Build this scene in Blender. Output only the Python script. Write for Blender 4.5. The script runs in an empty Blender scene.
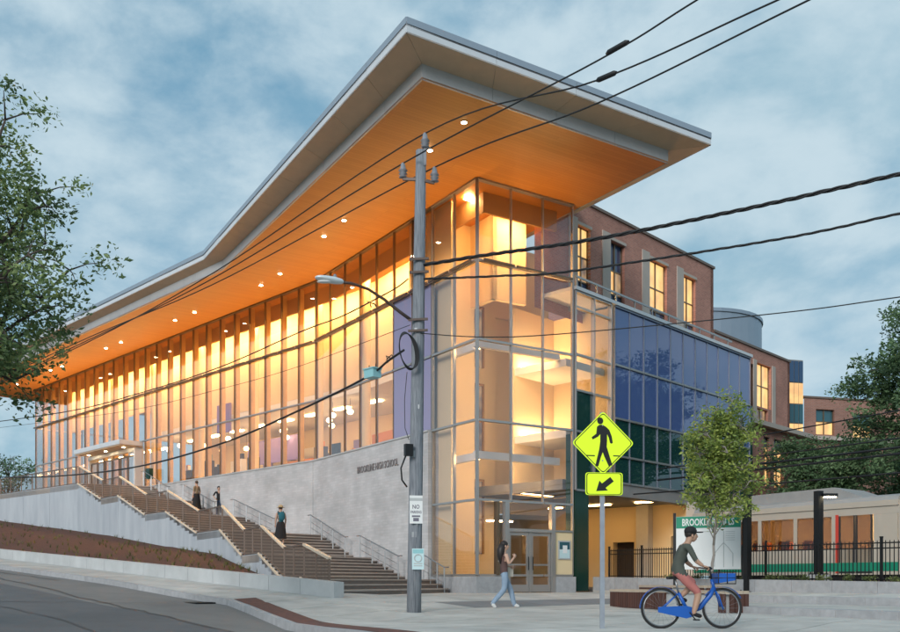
import bpy, bmesh, math, random
from mathutils import Vector, Matrix
random.seed(7)
scene = bpy.context.scene
col = scene.collection
F = 936.0      # focal length in photograph pixels (900 px wide)
HY = 582.0     # horizon row in the photograph
CZ = 1.3       # camera height over the road

# ---------------------------------------------------------------- camera
cam_d = bpy.data.cameras.new('camera')
cam_d.sensor_width = 36.0
cam_d.lens = F / 900.0 * 36.0
cam_d.shift_y = (HY - 316.0) / 900.0
cam_d.clip_end = 3000.0
cam = bpy.data.objects.new('camera', cam_d)
cam.location = (0, 0, CZ)
cam.rotation_euler = (math.radians(90), 0, 0)
col.objects.link(cam)
scene.camera = cam

# ---------------------------------------------------------------- world + sun
SUN_EL, SUN_AZ = math.radians(24), math.radians(205)   # azimuth measured from +Y clockwise
world = bpy.data.worlds.new('World')
scene.world = world
world.use_nodes = True
wn, wl_ = world.node_tree.nodes, world.node_tree.links
wn.clear()
def wnode(t, **kw):
    n = wn.new(t)
    for k, v in kw.items(): setattr(n, k, v)
    return n
wout = wnode('ShaderNodeOutputWorld'); wbg = wnode('ShaderNodeBackground')
sky = wnode('ShaderNodeTexSky', sky_type='NISHITA', sun_disc=False)
sky.sun_elevation = SUN_EL; sky.sun_rotation = SUN_AZ
sky.air_density = 1.0; sky.dust_density = 1.0; sky.ozone_density = 2.0
tc = wnode('ShaderNodeTexCoord')
sep = wnode('ShaderNodeSeparateXYZ'); wl_.new(tc.outputs['Generated'], sep.inputs[0])
addz = wnode('ShaderNodeMath', operation='ADD'); addz.inputs[1].default_value = 0.22
mx = wnode('ShaderNodeMath', operation='MAXIMUM'); mx.inputs[1].default_value = 0.0
wl_.new(sep.outputs['Z'], mx.inputs[0]); wl_.new(mx.outputs[0], addz.inputs[0])
dvx = wnode('ShaderNodeMath', operation='DIVIDE'); dvy = wnode('ShaderNodeMath', operation='DIVIDE')
wl_.new(sep.outputs['X'], dvx.inputs[0]); wl_.new(addz.outputs[0], dvx.inputs[1])
wl_.new(sep.outputs['Y'], dvy.inputs[0]); wl_.new(addz.outputs[0], dvy.inputs[1])
cmb = wnode('ShaderNodeCombineXYZ'); wl_.new(dvx.outputs[0], cmb.inputs[0]); wl_.new(dvy.outputs[0], cmb.inputs[1])
def wnoise(scale, detail, rough, dist, off):
    mp = wnode('ShaderNodeMapping'); mp.inputs['Location'].default_value = off
    mp.inputs['Rotation'].default_value = (0.12, -0.10, 0.5); mp.inputs['Scale'].default_value = (1.0, 1.0, 1.7)
    wl_.new(tc.outputs['Generated'], mp.inputs[0])
    n = wnode('ShaderNodeTexNoise'); n.inputs['Scale'].default_value = scale; n.inputs['Detail'].default_value = detail
    n.inputs['Roughness'].default_value = rough; n.inputs['Distortion'].default_value = dist
    wl_.new(mp.outputs[0], n.inputs['Vector']); return n
n1 = wnoise(6.6, 8, 0.56, 0.15, (3.1, 1.7, 0)); n2 = wnoise(3.2, 5, 0.5, 0.1, (9.2, 4.4, 2))
r1 = wnode('ShaderNodeValToRGB'); r1.color_ramp.elements[0].position = .29; r1.color_ramp.elements[1].position = .66
r1.color_ramp.interpolation = 'EASE'
wl_.new(n1.outputs[0], r1.inputs[0])
r2 = wnode('ShaderNodeValToRGB'); r2.color_ramp.elements[0].position = .36; r2.color_ramp.elements[1].position = .64
wl_.new(n2.outputs[0], r2.inputs[0])
scl = wnode('ShaderNodeVectorMath', operation='SCALE'); scl.inputs['Scale'].default_value = SKY_K = 0.62
wl_.new(sky.outputs[0], scl.inputs[0])
tint = wnode('ShaderNodeMix', data_type='RGBA', blend_type='MIX'); tint.inputs[0].default_value = .75
wl_.new(scl.outputs[0], tint.inputs[6]); tint.inputs[7].default_value = (.88, 1.95, 2.7, 1)
mixa = wnode('ShaderNodeMix', data_type='RGBA')          # grey-blue broad cloud shade
wl_.new(r2.outputs[0], mixa.inputs[0]); wl_.new(tint.outputs[2], mixa.inputs[6]); mixa.inputs[7].default_value = (1.45, 2.4, 3.0, 1)
mixb = wnode('ShaderNodeMix', data_type='RGBA')          # pale cloud tops
wl_.new(r1.outputs[0], mixb.inputs[0]); wl_.new(mixa.outputs[2], mixb.inputs[6]); mixb.inputs[7].default_value = (2.75, 3.45, 3.85, 1)
wl_.new(mixb.outputs[2], wbg.inputs['Color'])
wbg.inputs['Strength'].default_value = 0.14
wl_.new(wbg.outputs[0], wout.inputs[0])

sun_d = bpy.data.lights.new('sun', 'SUN'); sun_d.energy = 1.5; sun_d.angle = math.radians(25); sun_d.color = (1.0, .96, .92)
sun = bpy.data.objects.new('sun', sun_d); col.objects.link(sun)
sd = Vector((math.sin(SUN_AZ) * math.cos(SUN_EL), math.cos(SUN_AZ) * math.cos(SUN_EL), math.sin(SUN_EL)))
sun.rotation_euler = sd.to_track_quat('Z', 'Y').to_euler()
sun.location = sd * 60

vs = scene.view_settings
vs.view_transform = 'Standard'; vs.look = 'None'; vs.exposure = 0.55; vs.gamma = 1.0; vs.use_curve_mapping = False
scene.render.engine = 'CYCLES'
cy = scene.cycles
cy.use_denoising = True
try: cy.denoiser = 'OPENIMAGEDENOISE'
except Exception: pass
cy.max_bounces = 6; cy.diffuse_bounces = 3; cy.glossy_bounces = 3; cy.transmission_bounces = 4; cy.transparent_max_bounces = 14
cy.sample_clamp_indirect = 6.0; cy.caustics_reflective = False; cy.caustics_refractive = False

# ---------------------------------------------------------------- materials
M = {}
def nt(name):
    m = bpy.data.materials.new(name); m.use_nodes = True; M[name] = m
    t = m.node_tree; b = t.nodes['Principled BSDF']
    return m, t, b
def plain(name, c, rough=.6, metal=0.0, noise=0.0, nscale=6.0, bump=0.0, bscale=40.0, rnd=0.0, spec=.5, stretch=(1, 1, 1), c2=None, emit=None, es=0.0):
    m, t, b = nt(name); N, L = t.nodes, t.links
    b.inputs['Roughness'].default_value = rough; b.inputs['Metallic'].default_value = metal
    b.inputs['Specular IOR Level'].default_value = spec
    out = None
    tcn = N.new('ShaderNodeTexCoord'); mp = N.new('ShaderNodeMapping'); mp.inputs['Scale'].default_value = stretch
    L.new(tcn.outputs['Object'], mp.inputs[0])
    base = N.new('ShaderNodeRGB'); base.outputs[0].default_value = (*c, 1); out = base.outputs[0]
    if noise > 0:
        n = N.new('ShaderNodeTexNoise'); n.inputs['Scale'].default_value = nscale; n.inputs['Detail'].default_value = 8; n.inputs['Roughness'].default_value = .62
        L.new(mp.outputs[0], n.inputs['Vector'])
        r = N.new('ShaderNodeMapRange'); r.inputs['From Min'].default_value = .3; r.inputs['From Max'].default_value = .7
        L.new(n.outputs[0], r.inputs[0])
        mixn = N.new('ShaderNodeMix'); mixn.data_type = 'RGBA'
        L.new(r.outputs[0], mixn.inputs[0]); L.new(out, mixn.inputs[6])
        d = c2 if c2 else tuple(x * (1 - noise) for x in c)
        mixn.inputs[7].default_value = (*d, 1); out = mixn.outputs[2]
    if rnd > 0:
        oi = N.new('ShaderNodeObjectInfo'); mr = N.new('ShaderNodeMapRange')
        mr.inputs['To Min'].default_value = 1 - rnd; mr.inputs['To Max'].default_value = 1 + rnd
        L.new(oi.outputs['Random'], mr.inputs[0])
        hs = N.new('ShaderNodeHueSaturation'); L.new(mr.outputs[0], hs.inputs['Value']); L.new(out, hs.inputs['Color']); out = hs.outputs[0]
    L.new(out, b.inputs['Base Color'])
    if bump > 0:
        bn = N.new('ShaderNodeTexNoise'); bn.inputs['Scale'].default_value = bscale; bn.inputs['Detail'].default_value = 6
        L.new(mp.outputs[0], bn.inputs['Vector'])
        bu = N.new('ShaderNodeBump'); bu.inputs['Strength'].default_value = bump; bu.inputs['Distance'].default_value = .02
        L.new(bn.outputs[0], bu.inputs['Height']); L.new(bu.outputs[0], b.inputs['Normal'])
    if emit:
        b.inputs['Emission Color'].default_value = (*emit, 1); b.inputs['Emission Strength'].default_value = es
    return m
def emis(name, c, s):
    m, t, b = nt(name); t.nodes.remove(b)
    e = t.nodes.new('ShaderNodeEmission'); e.inputs[0].default_value = (*c, 1); e.inputs[1].default_value = s
    t.links.new(e.outputs[0], t.nodes['Material Output'].inputs[0]); return m
def glass(name, tint, refl=1.0, rough=.015, body=None, bodymix=0.0):
    m, t, b = nt(name); N, L = t.nodes, t.links; N.remove(b)
    tr = N.new('ShaderNodeBsdfTransparent'); tr.inputs[0].default_value = (*tint, 1)
    gl = N.new('ShaderNodeBsdfGlossy'); gl.inputs['Roughness'].default_value = rough; gl.inputs[0].default_value = (.95, .95, 1, 1)
    fr = N.new('ShaderNodeLayerWeight'); fr.inputs[0].default_value = .5            # Schlick reflectance, same on both sides of the pane
    pw = N.new('ShaderNodeMath'); pw.operation = 'POWER'; pw.inputs[1].default_value = 4.0; L.new(fr.outputs['Facing'], pw.inputs[0])
    ad = N.new('ShaderNodeMath'); ad.operation = 'MULTIPLY_ADD'; ad.inputs[1].default_value = .9; ad.inputs[2].default_value = .045; L.new(pw.outputs[0], ad.inputs[0])
    ml = N.new('ShaderNodeMath'); ml.operation = 'MULTIPLY'; ml.inputs[1].default_value = refl; L.new(ad.outputs[0], ml.inputs[0]); ml.use_clamp = True
    a = tr.outputs[0]
    if body:
        df = N.new('ShaderNodeBsdfDiffuse'); df.inputs[0].default_value = (*body, 1)
        mb = N.new('ShaderNodeMixShader'); mb.inputs[0].default_value = bodymix; L.new(tr.outputs[0], mb.inputs[1]); L.new(df.outputs[0], mb.inputs[2]); a = mb.outputs[0]
    ms = N.new('ShaderNodeMixShader'); L.new(ml.outputs[0], ms.inputs[0]); L.new(a, ms.inputs[1]); L.new(gl.outputs[0], ms.inputs[2])
    L.new(ms.outputs[0], N['Material Output'].inputs[0]); return m
def brick(name, ux, uy, c1, c2, mortar, bw=.21, bh=.075, rough=.85, var=0.0):
    """brick courses for a vertical wall whose horizontal direction is (ux,uy)"""
    m, t, b = nt(name); N, L = t.nodes, t.links
    tcn = N.new('ShaderNodeTexCoord')
    dp = N.new('ShaderNodeVectorMath'); dp.operation = 'DOT_PRODUCT'; dp.inputs[1].default_value = (ux, uy, 0); L.new(tcn.outputs['Object'], dp.inputs[0])
    sp = N.new('ShaderNodeSeparateXYZ'); L.new(tcn.outputs['Object'], sp.inputs[0])
    cb = N.new('ShaderNodeCombineXYZ'); L.new(dp.outputs['Value'], cb.inputs[0]); L.new(sp.outputs['Z'], cb.inputs[1])
    bt = N.new('ShaderNodeTexBrick'); bt.inputs['Scale'].default_value = 1.0; bt.inputs['Brick Width'].default_value = bw; bt.inputs['Row Height'].default_value = bh
    bt.inputs['Mortar Size'].default_value = bh * .1; bt.inputs['Color1'].default_value = (*c1, 1); bt.inputs['Color2'].default_value = (*c2, 1); bt.inputs['Mortar'].default_value = (*mortar, 1)
    L.new(cb.outputs[0], bt.inputs['Vector'])
    n = N.new('ShaderNodeTexNoise'); n.inputs['Scale'].default_value = .8; n.inputs['Detail'].default_value = 5; L.new(tcn.outputs['Object'], n.inputs['Vector'])
    mr = N.new('ShaderNodeMapRange'); mr.inputs['From Min'].default_value = .3; mr.inputs['From Max'].default_value = .7; mr.inputs['To Min'].default_value = 1 - var - .1; mr.inputs['To Max'].default_value = 1.1
    L.new(n.outputs[0], mr.inputs[0])
    hs = N.new('ShaderNodeHueSaturation'); L.new(bt.outputs['Color'], hs.inputs['Color']); L.new(mr.outputs[0], hs.inputs['Value'])
    L.new(hs.outputs[0], b.inputs['Base Color']); b.inputs['Roughness'].default_value = rough
    bu = N.new('ShaderNodeBump'); bu.inputs['Strength'].default_value = .4; bu.inputs['Distance'].default_value = .01; bu.invert = True
    L.new(bt.outputs['Fac'], bu.inputs['Height']); L.new(bu.outputs[0], b.inputs['Normal'])
    return m

# ---------------------------------------------------------------- geometry helpers
def P(x, y, Z): return Vector(((x - 450) / F * Z, Z, CZ + (HY - y) / F * Z))
class G:
    def __init__(s): s.v = []; s.f = []; s.mi = []
    def add(s, vs, fs, mi=0):
        o = len(s.v); s.v += [tuple(v) for v in vs]; s.f += [tuple(i + o for i in f) for f in fs]; s.mi += [mi] * len(fs); return s
    def quad(s, a, b, c, d, mi=0): return s.add([a, b, c, d], [(0, 1, 2, 3)], mi)
    def slab(s, o, u, v, a0, a1, b0, b1, z0, z1, mi=0):
        """box: from 2D origin o, along u [a0,a1], along v [b0,b1], heights z0..z1"""
        pts = []
        for z in (z0, z1):
            for a, b in ((a0, b0), (a1, b0), (a1, b1), (a0, b1)):
                pts.append((o[0] + u[0] * a + v[0] * b, o[1] + u[1] * a + v[1] * b, z))
        return s.add(pts, [(3, 2, 1, 0), (4, 5, 6, 7), (0, 1, 5, 4), (1, 2, 6, 5), (2, 3, 7, 6), (3, 0, 4, 7)], mi)
    def box(s, c, hx, hy, hz, yaw=0.0, mi=0):
        u = (math.cos(yaw), math.sin(yaw)); v = (-u[1], u[0])
        return s.slab((c[0], c[1]), u, v, -hx, hx, -hy, hy, c[2] - hz, c[2] + hz, mi)
    def prism(s, pts, z0, z1, mi=0):
        """vertical prism over 2D polygon; z0,z1 numbers or lists"""
        n = len(pts)
        za = z0 if isinstance(z0, (list, tuple)) else [z0] * n
        zb = z1 if isinstance(z1, (list, tuple)) else [z1] * n
        vs = [(p[0], p[1], za[i]) for i, p in enumerate(pts)] + [(p[0], p[1], zb[i]) for i, p in enumerate(pts)]
        fs = [tuple(range(n))[::-1], tuple(range(n, 2 * n))] + [(i, (i + 1) % n, n + (i + 1) % n, n + i) for i in range(n)]
        return s.add(vs, fs, mi)
    def bar(s, p, q, w, h, up=(0, 0, 1), mi=0):
        """rectangular bar from p to q"""
        p, q = Vector(p), Vector(q); d = (q - p).normalized(); upv = Vector(up)
        r = d.cross(upv)
        if r.length < 1e-4: r = d.cross(Vector((1, 0, 0)))
        r.normalize(); t = r.cross(d).normalized()
        vs = []
        for e in (p, q):
            for a, b in ((-1, -1), (1, -1), (1, 1), (-1, 1)):
                vs.append(e + r * a * w / 2 + t * b * h / 2)
        return s.add(vs, [(3, 2, 1, 0), (4, 5, 6, 7), (0, 1, 5, 4), (1, 2, 6, 5), (2, 3, 7, 6), (3, 0, 4, 7)], mi)
    def tube(s, pts, r, n=6, mi=0, closed=False):
        pts = [Vector(p) for p in pts]; m = len(pts)
        rs = r if isinstance(r, (list, tuple)) else [r] * m
        vs = []; prev = None
        for i, p in enumerate(pts):
            if closed: d = pts[(i + 1) % m] - pts[i - 1]
            else: d = pts[min(i + 1, m - 1)] - pts[max(i - 1, 0)]
            d.normalize()
            if prev is None:
                a = d.cross(Vector((0, 0, 1)))
                if a.length < .05: a = d.cross(Vector((1, 0, 0)))
            else: a = prev - d * prev.dot(d)
            a.normalize(); prev = a; b = d.cross(a)
            for k in range(n):
                an = 2 * math.pi * k / n
                vs.append(p + (a * math.cos(an) + b * math.sin(an)) * rs[i])
        fs = []
        for i in range(m if closed else m - 1):
            j = (i + 1) % m
            for k in range(n):
                fs.append((i * n + k, i * n + (k + 1) % n, j * n + (k + 1) % n, j * n + k))
        if not closed:
            fs.append(tuple(range(n))[::-1]); fs.append(tuple(range((m - 1) * n, m * n)))
        return s.add(vs, fs, mi)
    def lathe(s, o, prof, n=12, mi=0, axis=None):
        """profile [(r,z)] about the vertical through o"""
        vs = []
        for r, z in prof:
            for k in range(n):
                a = 2 * math.pi * k / n
                vs.append((o[0] + r * math.cos(a), o[1] + r * math.sin(a), o[2] + z))
        fs = []
        for i in range(len(prof) - 1):
            for k in range(n):
                fs.append((i * n + k, i * n + (k + 1) % n, (i + 1) * n + (k + 1) % n, (i + 1) * n + k))
        fs.append(tuple(range(n))[::-1]); fs.append(tuple(range((len(prof) - 1) * n, len(prof) * n)))
        return s.add(vs, fs, mi)
    def ball(s, c, rx, ry, rz, n=10, m=7, mi=0):
        prof = []
        vs = []; fs = []
        for i in range(m + 1):
            th = math.pi * i / m
            for k in range(n):
                a = 2 * math.pi * k / n
                vs.append((c[0] + rx * math.sin(th) * math.cos(a), c[1] + ry * math.sin(th) * math.sin(a), c[2] + rz * math.cos(th)))
        for i in range(m):
            for k in range(n):
                fs.append((i * n + k, i * n + (k + 1) % n, (i + 1) * n + (k + 1) % n, (i + 1) * n + k))
        return s.add(vs, fs, mi)
    def mesh(s, name, mats, smooth=False):
        me = bpy.data.meshes.new(name); me.from_pydata(s.v, [], s.f)
        for m in (mats if isinstance(mats, (list, tuple)) else [mats]): me.materials.append(M[m])
        if len(set(s.mi)) > 1: me.polygons.foreach_set('material_index', s.mi)
        if smooth: me.polygons.foreach_set('use_smooth', [True] * len(me.polygons))
        me.update(); return me
    def build(s, name, mats, parent=None, smooth=False):
        return link(name, s.mesh(name, mats, smooth), parent)
def setparent(o, parent):
    if parent is not None:
        o.parent = parent
        o.matrix_parent_inverse = Matrix.Translation(-parent['_loc'] if False else -Vector(BASE[parent.name]))
BASE = {}
def link(name, me, parent=None, loc=(0, 0, 0)):
    o = bpy.data.objects.new(name, me); o.location = loc; col.objects.link(o)
    BASE[o.name] = tuple(loc)
    setparent(o, parent)
    if parent is not None: BASE[o.name] = tuple(loc)
    return o
def thing(name, loc, label, cat, group=None):
    o = bpy.data.objects.new(name, None); o.empty_display_size = .2; o.location = loc; col.objects.link(o); BASE[o.name] = tuple(loc)
    return tag(o, label, cat, group)
def tag(o, label, cat, group=None):
    o['label'] = label; o['category'] = cat
    if group: o['group'] = group
    return o
def struct(o): o['kind'] = 'structure'; return o
def stuff(o): o['kind'] = 'stuff'; return o
def lerp(a, b, t): return a + (b - a) * t
def sag(p, q, s, n=16):
    p, q = Vector(p), Vector(q)
    return [p.lerp(q, i / n) - Vector((0, 0, s * 4 * (i / n) * (1 - i / n))) for i in range(n + 1)]
def text_mesh(txt, h, width, mat, name, ext=.004, bold=0.0):
    cu = bpy.data.curves.new('tmp', 'FONT'); cu.body = txt; cu.size = 1.0; cu.align_x = 'CENTER'; cu.align_y = 'CENTER'; cu.extrude = ext; cu.offset = bold; cu.resolution_u = 2
    ob = bpy.data.objects.new('tmp', cu); col.objects.link(ob)
    bpy.context.view_layer.update()
    me = bpy.data.meshes.new_from_object(ob.evaluated_get(bpy.context.evaluated_depsgraph_get()))
    bpy.data.objects.remove(ob)
    xs = [v.co.x for v in me.vertices]; ys = [v.co.y for v in me.vertices]
    sx = width / (max(xs) - min(xs)) if width else None
    sy = h / (max(ys) - min(ys))
    if sx is None: sx = sy
    cx, cyy = (max(xs) + min(xs)) / 2, (max(ys) + min(ys)) / 2
    for v in me.vertices: v.co = Vector(((v.co.x - cx) * sx, (v.co.y - cyy) * sy, v.co.z))
    me.materials.clear(); me.materials.append(M[mat]); me.name = name
    return me
def place_text(me, origin, u, n):
    """lay text so its x runs along u (3D), its y along +Z and it faces n"""
    u = Vector(u).normalized(); up = Vector((0, 0, 1)); n = Vector(n).normalized()
    up = n.cross(u).normalized()
    R = Matrix((u, up, n)).transposed().to_4x4()
    me.transform(Matrix.Translation(Vector(origin)) @ R)
    return me
# ---------------------------------------------------------------- the material list
plain('asphalt', (.21, .20, .19), .85, noise=.3, nscale=.7, bump=.35, bscale=60, c2=(.16, .155, .15))
plain('asphalt_patch', (.125, .127, .132), .85, noise=.2, nscale=1.2, bump=.3, bscale=60)
plain('sidewalk', (.56, .545, .51), .85, noise=.34, nscale=1.1, bump=.15, bscale=50, rnd=.09)
plain('paver_dark', (.25, .25, .255), .85, noise=.2, nscale=1.3, bump=.2, bscale=60, rnd=.07)
plain('joint', (.12, .115, .11), .95)
plain('crack_seal', (.05, .05, .052), .6)
plain('granite', (.42, .42, .43), .75, noise=.25, nscale=5, bump=.2, bscale=70, rnd=.07)
plain('concrete', (.52, .53, .53), .8, noise=.22, nscale=1.1, bump=.15, bscale=30, rnd=.04)
plain('concrete_warm', (.55, .52, .47), .8, noise=.15, nscale=1.5, bump=.12, bscale=40)
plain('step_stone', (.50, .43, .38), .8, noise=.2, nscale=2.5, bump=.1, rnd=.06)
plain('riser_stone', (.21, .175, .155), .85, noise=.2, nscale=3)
plain('mulch', (.13, .052, .030), .95, noise=.55, nscale=9, bump=.9, bscale=22, c2=(.06, .026, .017))
plain('ballast', (.16, .15, .145), .95, noise=.5, nscale=14, bump=.8, bscale=30)
plain('turf', (.06, .075, .03), .95, noise=.4, nscale=4)
plain('grassblade', (.16, .17, .05), .8, rnd=.2)
m_, t_, b_ = nt('soffit_wood')                            # long narrow boards, laid parallel to the corner's right face
tcn = t_.nodes.new('ShaderNodeTexCoord'); mp = t_.nodes.new('ShaderNodeMapping'); mp.inputs['Rotation'].default_value = (0, 0, -math.atan2(.5426, .84))
bt = t_.nodes.new('ShaderNodeTexBrick'); bt.inputs['Scale'].default_value = 1; bt.inputs['Brick Width'].default_value = 3.6; bt.inputs['Row Height'].default_value = .16; bt.inputs['Mortar Size'].default_value = .007; bt.offset_frequency = 3
bt.inputs['Color1'].default_value = (.60, .235, .05, 1); bt.inputs['Color2'].default_value = (.55, .205, .042, 1); bt.inputs['Mortar'].default_value = (.47, .165, .033, 1)
t_.links.new(tcn.outputs['Object'], mp.inputs[0]); t_.links.new(mp.outputs[0], bt.inputs['Vector']); t_.links.new(bt.outputs[0], b_.inputs['Base Color'])
b_.inputs['Roughness'].default_value = .42; b_.inputs['Specular IOR Level'].default_value = .35
plain('eave_metal', (.72, .53, .36), .5, metal=.0, noise=.1, nscale=2, rnd=.04)
plain('fascia_metal', (.72, .73, .75), .4, metal=.2, noise=.08, nscale=2, rnd=.03)
plain('coping_metal', (.36, .41, .47), .4, metal=.5)
plain('band_metal', (.50, .48, .47), .45, metal=.2, noise=.1, nscale=2, rnd=.04)
plain('roofing', (.2, .2, .21), .9)
plain('mullion_metal', (.20, .145, .095), .35, metal=.7)
plain('mullion_light', (.42, .41, .40), .35, metal=.7)
plain('mullion_blue', (.26, .29, .36), .4, metal=.5)
plain('steel', (.34, .35, .36), .38, metal=.85)
plain('rail_brown', (.16, .115, .09), .5, metal=.1)
plain('rail_pale', (.72, .60, .46), .4)
plain('interior_cream', (.80, .63, .38), .8, noise=.06, nscale=.6)
plain('interior_white', (.8, .76, .7), .8)
plain('interior_orange', (.75, .27, .05), .6)
plain('interior_purple', (.24, .18, .42), .7)
plain('fin_wood', (.62, .38, .14), .5, noise=.15, nscale=3)
plain('interior_wood', (.42, .24, .10), .6, noise=.2, nscale=3)
plain('interior_dark', (.06, .045, .035), .6)
plain('letter_grey', (.22, .20, .20), .6)
plain('bulkhead_brown', (.50, .27, .11), .6)
plain('floor_tan', (.45, .36, .26), .5, noise=.1)
plain('black_metal', (.012, .012, .013), .45, metal=.3)
plain('black_cable', (.010, .011, .013), .6)
plain('dark_green', (.006, .05, .035), .25, metal=.2)
plain('pole_wood', (.34, .36, .39), .9, noise=.5, nscale=7, stretch=(6, 6, .30), bump=.9, bscale=16, c2=(.13, .145, .17))
plain('insulator', (.24, .25, .28), .3)
plain('lamp_grey', (.7, .76, .78), .4, metal=.3)
plain('arm_brown', (.09, .065, .055), .5, metal=.5)
plain('teal_box', (.28, .55, .58), .4)
plain('sign_lime', (.63, .86, .02), .4, emit=(.63, .86, .02), es=.22)   # self-glow added to stand in for fluorescent sheeting
plain('sign_black', (.008, .008, .008), .5)
plain('sign_white', (.78, .79, .78), .45)
plain('sign_green', (.005, .25, .14), .45)
plain('sign_grey', (.45, .47, .47), .5)
plain('sign_ink', (.16, .15, .19), .5)
plain('sign_red', (.5, .06, .04), .5)
plain('sign_cyan', (.55, .72, .74), .45)
plain('galv', (.38, .41, .46), .4, metal=.6, noise=.2, nscale=6)
plain('bench_wood', (.10, .040, .028), .65, noise=.35, nscale=3, stretch=(3, 3, .6), rnd=.12)
plain('bench_top', (.50, .40, .30), .6, noise=.2, nscale=4, rnd=.06)
plain('train_white', (.47, .42, .35), .35, noise=.06, nscale=2)
plain('train_grey', (.34, .34, .335), .55, noise=.15, nscale=2)
plain('train_green', (.01, .22, .13), .35)
plain('train_dark', (.03, .028, .028), .5)
plain('train_red', (.55, .05, .03), .5)
plain('bark', (.13, .10, .085), .95, noise=.4, nscale=9, stretch=(3, 3, .6), bump=.6, bscale=25)
plain('bark_young', (.30, .27, .24), .95, noise=.3, nscale=9)
plain('leaf_oak', (.165, .25, .095), .55, rnd=0)
plain('leaf_young', (.25, .34, .08), .55)
plain('leaf_dark', (.10, .185, .085), .6)
plain('leaf_shrub', (.12, .16, .05), .6)
plain('metal_screen', (.30, .36, .43), .4, metal=.5, noise=.06, nscale=1)
plain('stone_trim', (.48, .42, .37), .8, noise=.1, nscale=2)
plain('beam_grey', (.26, .26, .255), .7, noise=.15, nscale=1.5)
# foliage: every leaf gets its own tone through a per-face attribute, light passes a little
for nm in ('leaf_oak', 'leaf_young', 'leaf_dark', 'leaf_shrub', 'grassblade'):
    m = M[nm]; t = m.node_tree; b = t.nodes['Principled BSDF']
    src = b.inputs['Base Color'].links[0].from_socket
    at = t.nodes.new('ShaderNodeAttribute'); at.attribute_name = 'tone'
    hs = t.nodes.new('ShaderNodeHueSaturation'); t.links.new(src, hs.inputs['Color'])
    mr = t.nodes.new('ShaderNodeMapRange'); mr.inputs['To Min'].default_value = .55; mr.inputs['To Max'].default_value = 1.55
    t.links.new(at.outputs['Fac'], mr.inputs[0]); t.links.new(mr.outputs[0], hs.inputs['Value'])
    mr2 = t.nodes.new('ShaderNodeMapRange'); mr2.inputs['To Min'].default_value = .515; mr2.inputs['To Max'].default_value = .47
    t.links.new(at.outputs['Fac'], mr2.inputs[0]); t.links.new(mr2.outputs[0], hs.inputs['Hue'])
    t.links.new(hs.outputs[0], b.inputs['Base Color'])
    tl = t.nodes.new('ShaderNodeBsdfTranslucent'); t.links.new(hs.outputs[0], tl.inputs[0])
    ms = t.nodes.new('ShaderNodeMixShader'); ms.inputs[0].default_value = .3
    t.links.new(b.outputs[0], ms.inputs[1]); t.links.new(tl.outputs[0], ms.inputs[2]); t.links.new(ms.outputs[0], t.nodes['Material Output'].inputs[0])
WARM = (1.0, .62, .24)
emis('lamp_warm', (1.0, .64, .27), 40.0)
emis('lamp_strip', (1.0, .66, .26), 125.0)
emis('uplight', (1.0, .60, .18), 100.0)
emis('lamp_hidden_fill', (1.0, .66, .30), 42.0)  # for added lamps kept out of sight
emis('downlight', (1.0, .78, .45), 60.0)
emis('lamp_tunnel', (1.0, .58, .2), 26.0)
emis('lamp_globe', (1.0, .70, .35), 12.0)
plain('cloth_item', (.05, .22, .25), .7)
emis('lamp_train', (1.0, .66, .30), 40.0)
emis('street_led', (1.0, .85, .55), 25.0)
emis('headlamp', (1, 1, 1), 6.0)
glass('glass_clear', (.95, .92, .90), 1.15)
glass('glass_lobby', (.96, .93, .92), 1.15)
glass('glass_violet', (.3, .3, .4), 1.3, body=(.30, .27, .43), bodymix=.93)
glass('glass_blue', (.05, .08, .2), 1.5, body=(.085, .14, .34), bodymix=.97)
glass('glass_green_reflection', (.05, .1, .1), 1.3, body=(.012, .055, .052), bodymix=.97)  # dark green body paints tree reflections; also serves the green column panes
glass('glass_train', (.50, .42, .34), 1.2)
def litpane(name, c1, c2, s, sc):
    m, t, b = nt(name); N, L = t.nodes, t.links
    tcn = N.new('ShaderNodeTexCoord'); n = N.new('ShaderNodeTexNoise'); n.inputs['Scale'].default_value = sc; n.inputs['Detail'].default_value = 3
    L.new(tcn.outputs['Object'], n.inputs['Vector'])
    r = N.new('ShaderNodeMapRange'); r.inputs['From Min'].default_value = .35; r.inputs['From Max'].default_value = .65; L.new(n.outputs[0], r.inputs[0])
    mi = N.new('ShaderNodeMix'); mi.data_type = 'RGBA'; L.new(r.outputs[0], mi.inputs[0]); mi.inputs[6].default_value = (*c1, 1); mi.inputs[7].default_value = (*c2, 1)
    b.inputs['Base Color'].default_value = (.05, .05, .06, 1); b.inputs['Roughness'].default_value = .06
    L.new(mi.outputs[2], b.inputs['Emission Color']); b.inputs['Emission Strength'].default_value = s
litpane('window_lit', (1.0, .62, .22), (.75, .42, .16), .85, 1.3)
litpane('window_dim', (.55, .34, .16), (.12, .10, .10), .6, 1.5)
plain('window_blue', (.03, .07, .15), .08, spec=.8)
plain('window_teal', (.03, .11, .14), .10, spec=.8)
plain('window_dark', (.03, .035, .045), .08, spec=.8)

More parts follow.
